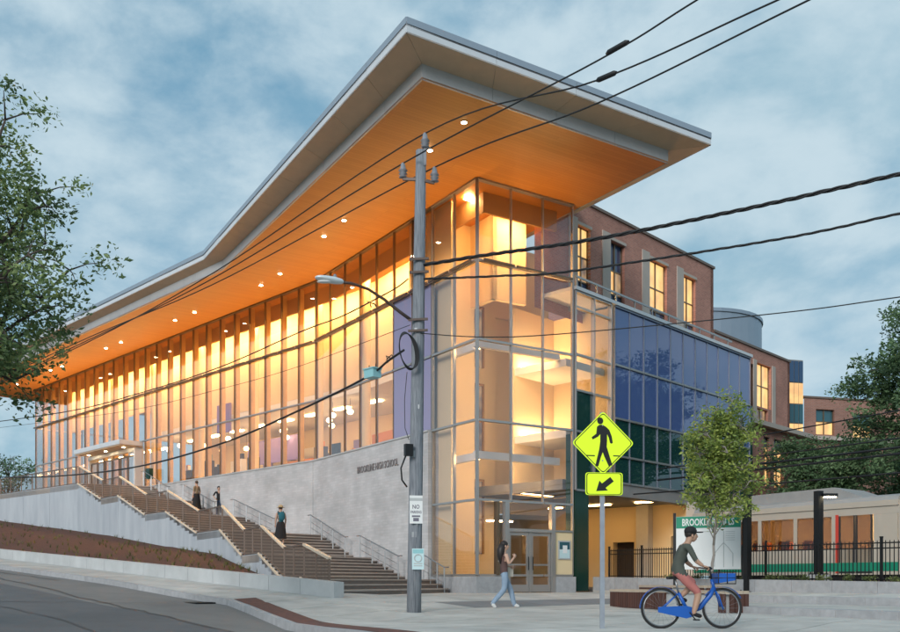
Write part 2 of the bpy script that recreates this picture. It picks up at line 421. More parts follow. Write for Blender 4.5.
# ---------------------------------------------------------------- lay of the land
E0 = Vector((-2.97, 24.0)); eS = Vector((-.70, .714)); nD = Vector((-.714, -.70))
def sd_of(X, Y):
    r = Vector((X, Y)) - E0; return r.dot(eS), r.dot(nD)
def at_sd(s, d): return E0 + eS * s + nD * d
def sstep(a, b, x):
    t = max(0, min(1, (x - a) / (b - a))); return t * t * (3 - 2 * t)
def gz_sd(s, d):
    if s >= 0: return .9 + .06 * s * sstep(-4, -.5, d)
    if s > -3.75: return .9 + .08 * s
    return .6 + .016 * max(s + 3.75, -14) * sstep(-3, 0, d)
def gz_sd(s, d, f=gz_sd): return f(s, d) - .10 * sstep(.6, 2.4, d) * (1 - sstep(2, 9, s)) * sstep(-9, -4, s)
def gz(X, Y): return gz_sd(*sd_of(X, Y))
# rolling base sheet to the horizon, below everything
g = G(); g.quad((-1500, -600, -1.2), (1500, -600, -1.2), (1500, 2500, -1.2), (-1500, 2500, -1.2))
struct(g.build('ground', 'turf'))
# road: fine grid sheet under the corner, follows the slope
g = G(); NS, ND = 70, 34
for i in range(NS + 1):
    for j in range(ND + 1):
        s = lerp(-45, 62, i / NS); d = lerp(-2.5, 26, j / ND); p = at_sd(s, d)
        g.v.append((p.x, p.y, gz_sd(s, max(d, 0)) - .15))
g.f = [(i * (ND + 1) + j, (i + 1) * (ND + 1) + j, (i + 1) * (ND + 1) + j + 1, i * (ND + 1) + j + 1) for i in range(NS) for j in range(ND)]
g.mi = [0] * len(g.f)
struct(g.build('road', 'asphalt', smooth=True))
# darker resurfaced lane strip along the street
g = G()
for i in range(60):
    s0, s1 = -20 + i, -19 + i
    q = []
    for s, d in ((s0, 5.2 + .05 * math.sin(s0)), (s1, 5.2 + .05 * math.sin(s1)), (s1, 9.3), (s0, 9.3)):
        p = at_sd(s, d); q.append((p.x, p.y, gz_sd(s, d) - .145))
    g.quad(*q)
struct(g.build('road_resurfaced_lane', 'asphalt_patch', smooth=True))
# kerb outline: half planes (point, inward normal); region is convex
def halfplane(p, q):
    p, q = Vector(p), Vector(q); d = (q - p).normalized(); return p, Vector((-d.y, d.x))   # left of p->q is inside
KERB = [(-9.0, 26.72), (-5.55, 23.2), (-4.55, 21.45), (-1.55, 15.0), (.9, 10.2), (4.0, 6.2)]
k0 = at_sd(45, 2.4); KERB = [(k0.x, k0.y)] + [(at_sd(6, 2.4).x, at_sd(6, 2.4).y), (at_sd(1.2, 2.4).x, at_sd(1.2, 2.4).y)] + [(-1.55, 15.0), (.9, 10.2), (4.0, 6.2)]
HP = [halfplane(KERB[i], KERB[i + 1]) for i in range(len(KERB) - 1)]
def clip(poly, hps):
    for p, n in hps:
        out = []
        for i in range(len(poly)):
            a, b = poly[i], poly[(i + 1) % len(poly)]
            da, db = (a - p).dot(n), (b - p).dot(n)
            if da >= 0: out.append(a)
            if (da >= 0) != (db >= 0): out.append(a.lerp(b, da / (da - db)))
        poly = out
        if len(poly) < 3: return []
    return poly
def inset(hps, w): return [(p + n * w, n) for p, n in hps]
# sidewalk slabs
g = G()
root = thing('x', (0, 0, 0), 'x', 'x'); bpy.data.objects.remove(root)
def pieces(cell, w_street, w_corner):
    """the two parts of a paving cell inside the kerb outline (the outline has a reflex corner)"""
    p0, n0 = HP[0]; a = clip(cell, [(p0 + n0 * w_street, n0)])
    b = clip(cell, [(p0 + n0 * (w_street - .012), -n0)] + inset(HP[2:], w_corner))
    return [c for c in (a, b) if len(c) >= 3]
gg = G()
NS, ND = 60, 30
bed = []
for i in range(70):
    for j in range(36):
        s = -20 + i * .9; d = -15 + j * .9
        if s > 3 and d < -.9: continue
        for cell in pieces([at_sd(s, d), at_sd(s + .9, d), at_sd(s + .9, d + .9), at_sd(s, d + .9)], .1, .1):
            gg.add([(c.x, c.y, gz(c.x, c.y) - .02) for c in cell], [tuple(range(len(cell)))])
side = struct(gg.build('sidewalk', 'joint'))
def slab_piece(cell, mat, name='paving_slab'):
    n = len(cell)
    gz_ = [gz(c.x, c.y) for c in cell]
    h = G(); h.prism(cell, [z - .06 for z in gz_], gz_); return h.build(name, mat, side)
S_ = 1.5
for i in range(-11, 2):
    for j in range(-10, 11):
        s0, s1 = i * S_, (i + 1) * S_; d0, d1 = j * S_ - .6, (j + 1) * S_ - .6
        gp = .017
        if s0 >= 0 and d1 < -.5:
            pass
        for cell in pieces([at_sd(s0 + gp, d0 + gp), at_sd(s1 - gp, d0 + gp), at_sd(s1 - gp, d1 - gp), at_sd(s0 + gp, d1 - gp)], .17, .755):
            slab_piece(cell, 'paver_dark' if (i == -2 and d1 < -1) else 'sidewalk')
for i in range(2, 30):          # the walk climbing beside the low wall
    for d0, d1 in ((-.02, 1.18), (1.18, 2.23)):
        s0, s1 = i * 1.5, (i + 1) * 1.5; gp = .011
        slab_piece([at_sd(s0 + gp, d0 + gp), at_sd(s1 - gp, d0 + gp), at_sd(s1 - gp, d1 - gp), at_sd(s0 + gp, d1 - gp)], 'sidewalk')
for i in range(1, 6):           # forecourt up to the glass corner
    for j in range(-12, -1):
        s0, s1 = i * 1.5 + (1.5 if i == 0 else 0), (i + 1) * 1.5; d0, d1 = j * 1.5 - .6, (j + 1) * 1.5 - .6; gp = .011
        if i < 2 and j >= -10: continue
        if d1 > -3.5 and i >= 1: continue
        slab_piece([at_sd(s0 + gp, d0 + gp), at_sd(s1 - gp, d0 + gp), at_sd(s1 - gp, d1 - gp), at_sd(s0 + gp, d1 - gp)], 'sidewalk')
# storm drain and tar-sealed cracks
dp = at_sd(2.2, 2.62); sdn = thing('storm_drain', (dp.x, dp.y, gz_sd(2.2, 2.6) - .15), 'black iron storm drain grate in the gutter by the kerb corner', 'drain')
dz = gz_sd(2.2, 2.6) - .146
G().slab(dp, eS, nD, -.5, .5, -.2, .35, dz - .05, dz + .004).build('frame', 'black_metal', sdn)
for k in range(7): G().slab(dp, eS, nD, -.44 + k * .13, -.37 + k * .13, -.15, .30, dz + .0045, dz + .014).build('grate_bar', 'joint', sdn)
for k, (s0, d0, s1, d1) in enumerate(((-4, 5.4, 12, 4.4), (2, 3.4, 4, 9.0), (10, 3.0, 30, 3.9), (-8, 7.6, 14, 7.2), (16, 3, 18.5, 9))):
    g = G(); n = 26; w = .03; prev = None
    for i in range(n + 1):
        s = lerp(s0, s1, i / n) + random.uniform(-.12, .12); d = lerp(d0, d1, i / n) + random.uniform(-.10, .10)
        ax = eS if abs(d1 - d0) > abs(s1 - s0) else nD; c = at_sd(s, d); z = gz_sd(s, max(d, 0)) - .138
        cur = [(c - ax * w).to_3d() + Vector((0, 0, z)), (c + ax * w).to_3d() + Vector((0, 0, z))]
        if prev: g.quad(prev[0], prev[1], cur[1], cur[0])
        prev = cur
    struct(g.build('road_crack_seal', 'crack_seal'))
mc = at_sd(9.5, 6.6); mz = gz_sd(9.5, 6.6) - .142
mh = thing('manhole_cover', (mc.x, mc.y, mz), 'round iron manhole cover in the asphalt road', 'manhole cover')
G().lathe((mc.x, mc.y, mz - .03), [(.36, 0), (.36, .034)], 24).build('ring', 'joint', mh); G().lathe((mc.x, mc.y, mz + .0045), [(.31, 0), (.31, .006), (.30, .008)], 24).build('lid', 'black_metal', mh)
# granite kerb stones, each its own block
kroot = thing('kerb', (KERB[2][0], KERB[2][1], 0), 'x', 'x')
del kroot['label']; del kroot['category']; struct(kroot)
def kerb_run(a, b, L=1.8):
    a, b = Vector(a), Vector(b); d = b - a; n = max(1, round(d.length / L)); u = d.normalized(); v = Vector((-u.y, u.x))
    for i in range(n):
        p, q = a + d * (i / n) + u * .006, a + d * ((i + 1) / n) - u * .006
        pts = [p, q, q + v * .155, p + v * .155]
        zz = [gz(t.x, t.y) + .004 for t in pts]
        G().prism(pts, [z - .35 for z in zz], zz).build('kerb_stone', 'granite', kroot)
for i in range(len(KERB) - 1): kerb_run(KERB[i], KERB[i + 1], 1.8)
# red-brown unit paver band behind the kerb at the corner
def strip_along(i0, i1, w0, w1, name, mat, dz):
    g = G(); pts = []
    K = [Vector(p) for p in KERB]
    for a, b in zip(K[i0:i1], K[i0 + 1:i1 + 1]):
        pass
    def off(i, w):
        n1 = HP[max(i - 1, 0)][1]; n2 = HP[min(i, len(HP) - 1)][1]; m = (n1 + n2).normalized(); return K[i] + m * (w / max(.3, m.dot(n1)))
    for i in range(i0, i1):
        A0, A1, B0, B1 = off(i, w0), off(i + 1, w0), off(i, w1), off(i + 1, w1)
        n = 14
        for k in range(n):
            q = [A0.lerp(A1, k / n), A0.lerp(A1, (k + 1) / n), B0.lerp(B1, (k + 1) / n), B0.lerp(B1, k / n)]
            g.add([(c.x, c.y, gz(c.x, c.y) + dz) for c in q], [(0, 1, 2, 3)])
    return struct(g.build(name, mat))
ku = (Vector(KERB[3]) - Vector(KERB[2])).normalized()
m_, t_, b_ = nt('brick_paving')
bt = t_.nodes.new('ShaderNodeTexBrick'); bt.inputs['Scale'].default_value = 1; bt.inputs['Brick Width'].default_value = .2; bt.inputs['Row Height'].default_value = .1; bt.inputs['Mortar Size'].default_value = .008
bt.inputs['Color1'].default_value = (.17, .060, .042, 1); bt.inputs['Color2'].default_value = (.12, .048, .038, 1); bt.inputs['Mortar'].default_value = (.07, .06, .055, 1)
tcn = t_.nodes.new('ShaderNodeTexCoord'); mp = t_.nodes.new('ShaderNodeMapping'); mp.inputs['Rotation'].default_value = (0, 0, -math.atan2(ku.y, ku.x))
t_.links.new(tcn.outputs['Object'], mp.inputs[0]); t_.links.new(mp.outputs[0], bt.inputs['Vector']); t_.links.new(bt.outputs[0], b_.inputs['Base Color']); b_.inputs['Roughness'].default_value = .9
strip_along(2, 5, .165, .75, 'brick_paving_band', 'brick_paving', .006)

# ---------------------------------------------------------------- terraces right of the bench
td = Vector((.40, -.916)); tn = Vector((.916, .40))          # line of the steps and planter; tn points to the tracks
B0 = Vector((6.45, 21.3)); A0_ = Vector((8.0, 26.2)); PL0 = Vector((5.55, 36.35))
def terrace(name, pts, z, mat='sidewalk'):
    g = G(); g.prism([Vector(p) for p in pts], -.3, z); return struct(g.build(name, mat))
terrace('terrace_lower', [B0, B0 + td * 16, A0_ + td * 20, A0_ + tn * .05, (7.0, 30.2), (5.05, 26.0)], .745)
pl = PL0 + td * 22
zt = [.925, .925, 1.0, .99, .93]
terrace('terrace_upper', [A0_, A0_ + td * 20, pl, PL0, (5.5, 35.9), (6.95, 30.5)], [.925, .925, 1.02, .985, .97, .93])
def edge_stones(o, L, z0, z1, w=.38):
    st = thing('terrace_step', (o.x, o.y, z0), 'x', 'x'); del st['label']; del st['category']; struct(st)
    n = int(L / 1.5)
    for i in range(n):
        g = G(); g.slab(o, td, tn, i * 1.5 + .008, i * 1.5 + 1.492, -.012, w, z0 - .1, z1 + .006); g.build('step_stone', 'granite', st)
edge_stones(B0, 16, .5, .745); edge_stones(A0_, 18, .7, .925)
# planter with grey stone blocks
def ptop(t): return lerp(1.50, 1.29, t / 15)
planter = thing('planter', (PL0.x, PL0.y, .98), 'long low planter of grey stone blocks below the black picket fence', 'planter')
for i in range(15):
    a0, a1 = i * 1.5 + .008, i * 1.5 + 1.492
    g = G(); p = [PL0 + td * a0, PL0 + td * a1, PL0 + td * a1 + tn * .3, PL0 + td * a0 + tn * .3]
    g.prism(p, .7, [ptop(a0), ptop(a1), ptop(a1), ptop(a0)]); g.build('stone_block', 'granite', planter)
g = G()
for i in range(15):
    a0, a1 = i * 1.5, i * 1.5 + 1.5; p = [PL0 + td * a0 + tn * .29, PL0 + td * a1 + tn * .29, PL0 + td * a1 + tn * 1.3, PL0 + td * a0 + tn * 1.3]
    g.prism(p, .7, [ptop(a0) - .06, ptop(a1) - .06, ptop(a1) - .06, ptop(a0) - .06])
g.build('soil', 'mulch', planter)
# trackbed behind the fence, runs under the building
g = G(); g.prism([PL0 + tn * 1.3 + td * -1, PL0 + tn * 1.3 + td * 30, Vector((60, 20)), Vector((80, 90)), Vector((-5, 90)), Vector((-5, 55)), Vector((5.7, 37.3))], -.5, 1.0)
struct(g.build('trackbed', 'ballast'))
# ---------------------------------------------------------------- the school building
def R(z): return z + CZ                                # heights below are measured from eye level
A = Vector((1.0, 34.0)); er = Vector((.84, .5426)); el = Vector((-.5426, .84))
nRf = -el; nLf = -er                                    # outward normals of the glass corner's two faces
K = A + el * 13.8; wl = Vector((-.697, .717)).normalized(); nLw = Vector((-wl.y, wl.x))   # left wing
BR = A + er * 4.51; wr = Vector((.685, .7285)).normalized(); nRw = Vector((wr.y, -wr.x))  # right wing over the tracks
ZL = [R(.25), R(3.0), R(5.9), R(8.83), R(11.7), R(14.68)]
ZS = R(14.68)
bld = thing('school_building', (A.x, A.y, .9), 'large lit glass building with wide overhanging roof and orange wood soffit', 'building')

# roof ------------------------------------------------------------
S0 = A - er * 5.16 - el * 4.64; SR = A + er * 4.93 - el * 4.62; SK = Vector((-10.7, 44.0)); SL = SK + wl * 39.0
SRb = A + er * 4.93 + el * 12; SLb = K + wl * 40.8 - nLw * 11; SKb = K - nLw * 11 + er * 1
R0 = A - er * 6.17 - el * 5.47; RR = A + er * 6.2 - el * 5.43; RK = Vector((-11.7, 44.45)); RL = RK + wl * 40.0 + nLw * .15
RRb = A + er * 6.2 + el * 9; RLb = RL - nLw * 16
g = G(); g.prism([RL, RK, R0, RR, RRb, SKb, RLb], R(15.5), R(15.62)); roof = g.build('roof', 'roofing', bld)
g = G(); sof = [SL, SK, S0, SR, SRb, SKb, SLb]
g.prism(sof, ZS, ZS + .05); soff = g.build('soffit', 'soffit_wood', roof)
def run(a, b, L):
    a, b = Vector(a), Vector(b); n = max(1, round((b - a).length / L)); return [(a.lerp(b, i / n), a.lerp(b, (i + 1) / n)) for i in range(n)]
edges_o = [(RL, RK), (RK, R0), (R0, RR), (RR, RRb)]; edges_i = [(SL, SK), (SK, S0), (S0, SR), (SR, SRb)]
for (oa, ob), (ia, ib) in zip(edges_o, edges_i):
    n = max(1, round((ib - ia).length / 2.45))
    u = (ob - oa).normalized(); v = Vector((-u.y, u.x)); w = (ib - ia).normalized(); vi = Vector((-w.y, w.x))
    for i in range(n):
        f0, f1 = i / n, (i + 1) / n; gp = .006
        p, q = oa.lerp(ob, f0) + u * gp, oa.lerp(ob, f1) - u * gp
        g = G(); g.prism([p, q, q + v * .06, p + v * .06], R(15.3), R(15.545)); g.build('fascia_panel', 'fascia_metal', roof)
        g = G(); g.prism([p - v * .02, q - v * .02, q + v * .05, p + v * .05], R(15.55), R(15.74)); g.build('coping', 'coping_metal', roof)
        pi, qi = ia.lerp(ib, f0) + w * gp, ia.lerp(ib, f1) - w * gp
        g = G(); g.prism([pi, qi, qi + vi * .05, pi + vi * .05], R(14.665), R(15.14)); g.build('band_panel', 'band_metal', roof)
        g = G(); g.add([(p.x, p.y, R(15.305)), (q.x, q.y, R(15.305)), (qi.x, qi.y, R(15.12)), (pi.x, pi.y, R(15.12)),
                        (p.x, p.y, R(15.335)), (q.x, q.y, R(15.335)), (qi.x, qi.y, R(15.15)), (pi.x, pi.y, R(15.15))],
                       [(0, 1, 2, 3), (7, 6, 5, 4), (0, 4, 5, 1), (2, 6, 7, 3), (1, 5, 6, 2), (0, 3, 7, 4)])
        g.build('eave_panel', 'eave_metal', roof)
# recessed downlights in the soffit
for x, y in ((464, 122), (430, 150), (344, 220), (324, 236), (280, 273.5), (261, 285), (194.5, 312), (175, 320), (121, 342), (106, 348), (62, 366), (50.5, 370), (17, 384)):
    Z = (ZS - CZ) * F / (HY - y); p = P(x, y, Z)
    g = G(); g.lathe((p.x, p.y, ZS - .03), [(.085, 0), (.085, .01)], 12); d_ = g.build('soffit_light', 'downlight', roof)
    g = G(); g.lathe((p.x, p.y, ZS - .02), [(.11, 0), (.11, .019)], 12); g.build('light_ring', 'black_metal', roof)

# curtain walls ---------------------------------------------------
def curtain(o, u, n, xs, zs, pane, name='curtain_wall', mw=.05, md=.055, mm='mullion_metal', tm='mullion_light', skip=lambda i, j: False, head=True, mullz=None):
    """o 2D origin, u along, n outward; mullions at xs, transoms at zs; pane(i,j)->material"""
    g = G(); g.slab(o, u, n, xs[0] - mw / 2, xs[-1] + mw / 2, -.10, .10, zs[-1] - .07, zs[-1])
    cw = g.build(name, mm, bld)
    for i, x in enumerate(xs):
        z0 = mullz(i) if mullz else zs[0]
        g = G(); g.slab(o, u, n, x - mw / 2, x + mw / 2, -.06, md, z0, zs[-1] - .072); g.build('mullion', mm, cw)
    for j, z in enumerate(zs[:-1]):
        for i in range(len(xs) - 1):
            if skip(i, j) and skip(i, j - 1): continue
            g = G(); g.slab(o, u, n, xs[i] + mw / 2, xs[i + 1] - mw / 2, -.05, .085, z - .04, z + .04); g.build('transom', tm, cw)
    for i in range(len(xs) - 1):
        for j in range(len(zs) - 1):
            if skip(i, j): continue
            g = G(); jt = random.uniform(-.006, .006)
            t0 = .072 if j == len(zs) - 2 else .04
            a0, a1, b0, b1 = xs[i] + mw / 2 - .01, xs[i + 1] - mw / 2 + .01, zs[j] + .03, zs[j + 1] - t0 + .01
            pts = [(o + u * a + n * (.02 + jt * k)) for a, k in ((a0, -1), (a1, 1))]
            g.quad((pts[0].x, pts[0].y, b0), (pts[1].x, pts[1].y, b0), (pts[1].x, pts[1].y, b1), (pts[0].x, pts[0].y, b1))
            q = g.build('glass_pane', pane(i, j), cw)
            md_ = q.modifiers.new('thickness', 'SOLIDIFY'); md_.thickness = .012
    return cw
Bm = 4.6 / 3
# corner, left face (full height) then over the stone wall
def pl_left(i, j): return 'glass_lobby'
curtain(A, el, nLf, [0.035, 1.53, 3.07], ZL, pl_left, 'corner_curtain_wall', mm='mullion_light')
def pl_side(i, j):
    if i < 2 and j < 2: return 'glass_violet'
    return 'glass_clear'
xs = [3.07 + .04] + [3.07 + (13.8 - 3.07) * k / 7 for k in range(1, 8)]; xs[-1] = 13.78
curtain(A, el, nLf, xs, [R(5.92)] + ZL[3:], pl_side)
# corner, right face with the door
xr = [.0 + .0, 1.503, 3.006, 4.51 - .04]
def a_of(x, o=A, u=er):
    k = (x - 450) / F; return (k * o.y - o.x) / (u.x - k * u.y)
curtain(A, er, nRf, xr, ZL, lambda i, j: 'glass_lobby', 'corner_curtain_wall', mm='mullion_light', skip=lambda i, j: j == 0, mullz=lambda i: ZL[0] if i in (0, 3) else ZL[1])
da0, da1 = a_of(507.5), a_of(549.5); ma = a_of(496)
DT = R(1.87)                                            # door head
cwd = G().slab(A, er, nRf, ma - .05, ma + .05, -.06, .16, ZL[0], ZL[1] - .04).build('entrance_bay', 'mullion_metal', bld)
def pane(a0, a1, z0, z1, mat='glass_lobby', par=None, o=A, u=er, n=nRf, b=.02, name='glass_pane'):
    g = G(); g.slab(o, u, n, a0, a1, b, b + .012, z0, z1); return g.build(name, mat, par or cwd)
pane(.08, ma - .05, ZL[0] + .04, ZL[1] - .04); pane(ma + .05, da0 - .1, ZL[0] + .04, ZL[1] - .04)
pane(da0, da1 + .1, DT + .12, ZL[1] - .04); pane(da1 + .16, 4.43, DT + .12, ZL[1] - .04)
G().slab(A, er, nRf, da1 + .11, 4.43, -.02, .06, R(-.0), DT + .05).build('wall_panel', 'interior_cream', cwd)
fr = G(); 
for a in (da0 - .1, da1 + .1): fr.slab(A, er, nRf, a - .09, a + .09, -.06, .14, .9, ZL[1] - .045)
fr.slab(A, er, nRf, da0 - .01, da1 + .01, -.06, .14, DT, DT + .12); fr.slab(A, er, nRf, (da0 + da1) / 2 - .04, (da0 + da1) / 2 + .04, -.05, .1, .92, DT)
fr.slab(A, er, nRf, da1 + .19, 4.43, -.05, .1, DT + .051, DT + .119)
fr.build('door_frame', 'mullion_light', cwd)
for s in (0, 1):
    lo, hi = (da0 + .0, (da0 + da1) / 2 - .045) if s == 0 else ((da0 + da1) / 2 + .045, da1)
    g = G(); g.slab(A, er, nRf, lo, lo + .11, 0, .06, .93, DT - .01); g.slab(A, er, nRf, hi - .11, hi, 0, .06, .93, DT - .01)
    g.slab(A, er, nRf, lo + .11, hi - .11, 0, .06, .93, 1.2); g.slab(A, er, nRf, lo + .11, hi - .11, 0, .06, DT - .13, DT - .01)
    g.slab(A, er, nRf, lo + .11, hi - .11, .0, .055, 1.92, 1.98)
    d_ = g.build('entrance_door', 'mullion_light', bld)
    pane(lo + .11, hi - .11, 1.2, DT - .13, 'glass_lobby', d_, b=.025)
    hx = hi - .06 if s == 0 else lo + .06
    g = G(); g.tube([(A + er * hx + nRf * .12).to_3d() + Vector((0, 0, z)) for z in (1.75, 2.25)], .018, 6); g.build('handle', 'black_metal', d_)
# plinth of the glass corner
for o_, u_, n_, a0, a1 in ((A, er, nRf, -.12, da0 - .19), (A, er, nRf, da1 + .19, 4.56), (A, el, nLf, .125, 3.07)):
    G().slab(o_, u_, n_, a0, a1, -.3, .12, .75, ZL[0] - .045).build('plinth_stone', 'granite', bld)
# little notice board by the door
nb = thing('notice_board', tuple((A + er * 3.85 + nRf * .07).to_3d() + Vector((0, 0, 1.9))), 'small framed teal and white notice beside the glass entrance doors', 'notice')
nx = a_of(563); nz = P(563, 550, 36.0).z
G().slab(A, er, nRf, nx - .30, nx + .30, .062, .10, nz - .36, nz + .36).build('frame', 'sign_grey', nb)
G().slab(A, er, nRf, nx - .25, nx + .25, .10, .106, nz - .31, nz + .02).build('poster_panel', 'sign_cyan', nb)
G().slab(A, er, nRf, nx - .25, nx + .25, .10, .106, nz + .03, nz + .31).build('poster_panel', 'window_teal', nb)
g = G(); g.slab(A, er, nRf, nx - .10, nx + .12, .107, .111, nz - .12, nz + .18); g.build('poster_panel', 'sign_white', nb)

# left wing curtain wall: 24 bays
NB = 24; WL = 36.0
xsw = [WL * k / NB for k in range(NB + 1)]; xsw[0] = .03
dr0, dr1 = 15, 20                                          # entrance bays (doors below canopy)
ZF = R(5.85)                                               # terrace level of the upper entrance
curtain(K, wl, nLw, xsw, [R(5.92)] + ZL[3:], lambda i, j: 'glass_clear')
# glazed end wall of the left wing
KE = K + wl * WL
curtain(KE, -nLw, wl, [0.04 + 1.75 * k for k in range(5)], [R(5.92)] + ZL[3:], lambda i, j: 'glass_clear')
# uplights along the transom, washing the soffit
for o, u, n, a0, a1, L in ((A, el, nLf, .1, 13.7, 1.53), (K, wl, nLw, .1, WL, 1.5), (A, er, nRf, .1, 4.4, 1.5)):
    k = 0; a = a0
    while a < a1 - .5:
        g = G(); g.slab(o, u, n, a + .05, min(a + L, a1) - .08, .165, .235, R(11.66), R(11.74)); fx = g.build('uplight', 'mullion_metal', bld)
        p = [o + u * (a + .07) + n * .18, o + u * (min(a + L, a1) - .1) + n * .18, o + u * (min(a + L, a1) - .1) + n * .222, o + u * (a + .07) + n * .222]
        g = G(); g.add([(q.x, q.y, R(11.743)) for q in p], [(0, 1, 2, 3)]); g.build('lamp_strip', 'uplight', fx)
        a += L
# stone wall below the glass
brick('stone_masonry_a', el.x, el.y, (.55, .54, .545), (.48, .475, .48), (.48, .475, .475), .40, .12, .85, .10)
brick('stone_masonry_b', wl.x, wl.y, (.55, .54, .545), (.48, .475, .48), (.48, .475, .475), .40, .12, .85, .10)
G().slab(A, el, nLf, 3.07 + .04, 13.8, -.3, .20, .2, R(5.86)).build('stone_wall', 'stone_masonry_a', bld)
G().slab(A, el, nLf, 3.07 + .04, 13.83, -.3, .24, R(5.862), R(5.93)).build('coping_stone', 'concrete', bld)
G().slab(K, wl, nLw, .06, 22.0, -.3, .20, .2, R(5.86)).build('stone_wall', 'stone_masonry_b', bld)
G().slab(K, wl, nLw, .03, 36.2, -.3, .24, R(5.862), R(5.93)).build('coping_stone', 'concrete', bld)
G().slab(K, wl, nLw, 22.003, 36.15, -.3, .18, .2, R(5.86)).build('stone_wall', 'stone_masonry_b', bld)
# wall lettering
la, lb = a_of(403, A, el), a_of(362, A, el)
me = text_mesh('BROOKLINE HIGH SCHOOL', .30, abs(lb - la), 'letter_grey', 'lettering', .012, 0)
lm = (la + lb) / 2
place_text(me, (A + el * lm + nLf * .23).to_3d() + Vector((0, 0, R(4.95))), (-el).to_3d(), nLf.to_3d())
link('lettering', me, bld)

# upper entrance with canopy and doors ------------------------------
def aw(x): return a_of(x, K, wl)
c0, c1 = aw(143), aw(97)
can = G(); can.slab(K, wl, nLw, c0, c1, .0, 1.5, R(8.45), R(8.52), 1); can.slab(K, wl, nLw, c0 - .04, c1 + .04, -.0, 1.56, R(8.522), R(8.80), 0)
canopy = can.build('canopy', ['fascia_metal', 'eave_metal'], bld)
for k in range(3):
    p = K + wl * lerp(c0 + .8, c1 - .8, k / 2) + nLw * .9
    G().lathe((p.x, p.y, R(8.435)), [(.09, 0), (.09, .012)], 10).build('canopy_light', 'downlight', canopy)
d0 = aw(141.5); nd = 3; dw = (aw(96) - d0) / nd
vest = G(); vest.slab(K, wl, nLw, d0 - .1, d0 + .05, -.1, .5, ZF, R(8.44)); vest.slab(K, wl, nLw, d0 + dw * nd - .05, d0 + dw * nd + .1, -.1, .5, ZF, R(8.44))
vest.slab(K, wl, nLw, d0 + .05, d0 + dw * nd - .05, .3, .5, R(8.2), R(8.44))
vs_ = vest.build('vestibule', 'fascia_metal', bld)
for i in range(nd):
    lo, hi = d0 + dw * i + .08, d0 + dw * (i + 1) - .08
    for s in (0, 1):
        a0, a1 = (lo, (lo + hi) / 2 - .01) if s == 0 else ((lo + hi) / 2 + .01, hi)
        g = G(); g.slab(K, wl, nLw, a0, a0 + .09, .33, .4, ZF + .02, R(8.0)); g.slab(K, wl, nLw, a1 - .09, a1, .33, .4, ZF + .02, R(8.0))
        g.slab(K, wl, nLw, a0 + .09, a1 - .09, .33, .4, ZF + .02, ZF + .22); g.slab(K, wl, nLw, a0 + .09, a1 - .09, .33, .4, R(7.9), R(8.0))
        d_ = g.build('terrace_door', 'rail_brown', bld)
        pane(a0 + .09, a1 - .09, ZF + .22, R(7.9), 'glass_clear', d_, K, wl, nLw, .36)
G().slab(K, wl, nLw, aw(157), aw(153), .25, .5, ZF + .45, ZF + 1.1).build('sign_panel', 'dark_green', bld)

# interior: floors, back walls, columns, lights ----------------------
Wd = 7.5
inn = G()
def inner(o, u, n, a0, a1, d, z0, z1, mat, name, t=.15): return G().slab(o, u, n, a0, a1, -d - t, -d, z0, z1).build(name, mat, bld)
iw = inner(A, el, nLf, 5.4, 14.2, Wd, R(5.85), ZS, 'interior_cream', 'interior_wall')
inner(K, wl, nLw, -2.6, 24.0, Wd, R(5.85), ZS, 'interior_cream', 'interior_wall')
G().slab(A, el, nLf, 5.25, 5.4, -Wd, -.3, R(3.0), ZS).build('interior_wall', 'interior_cream', bld)
fl = G().slab(A, el, nLf, 5.41, 13.9, -Wd, -.31, R(5.5), R(5.84)).build('interior_floor', 'floor_tan', bld)
G().slab(K, wl, nLw, -1.0, 36.0, -Wd, -.31, R(5.495), R(5.835)).build('interior_floor', 'floor_tan', bld)
mz1 = G().slab(A, el, nLf, 5.41, 14.4, -Wd, -2.4, R(9.55), R(9.95)).build('mezzanine', 'interior_white', bld)
mz2 = G().slab(K, wl, nLw, -.6, 22.0, -Wd, -2.4, R(9.545), R(9.945)).build('mezzanine', 'interior_white', bld)
G().slab(A, el, nLf, 5.41, 14.1, -2.6, -2.4, R(9.96), ZS - .003).build('upper_wall', 'interior_cream', bld)
G().slab(K, wl, nLw, -.3, 22.0, -2.6, -2.4, R(9.96), ZS - .003).build('upper_wall', 'interior_cream', bld)
G().slab(K, wl, nLw, 22.01, 36.0, -2.6, -2.4, R(11.6), ZS - .003).build('upper_wall', 'interior_cream', bld)
def lamp(par, o, u, n, a, b, z, L, W, mat='lamp_warm', name='ceiling_light'):
    g = G(); g.slab(o, u, n, a - L / 2, a + L / 2, b - W / 2, b + W / 2, z, z + .05); return g.build(name, mat, par)
for k in range(3): lamp(mz1, A, el, nLf, 7.0 + k * 2.6, -4.6, R(9.48), 1.1, .3)
for k in range(8): lamp(mz2, K, wl, nLw, 1.0 + k * 2.7, -4.4, R(9.475), 1.2, .3)
for k in range(4): lamp(roof, A, el, nLf, 6.6 + k * 2.2, -1.5, ZS - .07, 1.8, .25, 'lamp_strip')
for k in range(12): lamp(roof, K, wl, nLw, .8 + k * 3.0, -1.5, ZS - .07, 2.4, .25, 'lamp_strip')
for k in range(6): lamp(fl, K, wl, nLw, 24.5 + k * 2.0, -4.5, R(9.4), 1.3, .35, name='pendant_light')
for k in range(5):
    for (o, u, n, a) in ((K, wl, nLw, 2.0 + 6 * k),):
        p = o + u * a - n * 1.6
        G().lathe((p.x, p.y, R(5.84)), [(.22, 0), (.22, ZS - R(5.84))], 14).build('interior_column', 'interior_cream', bld, smooth=False)
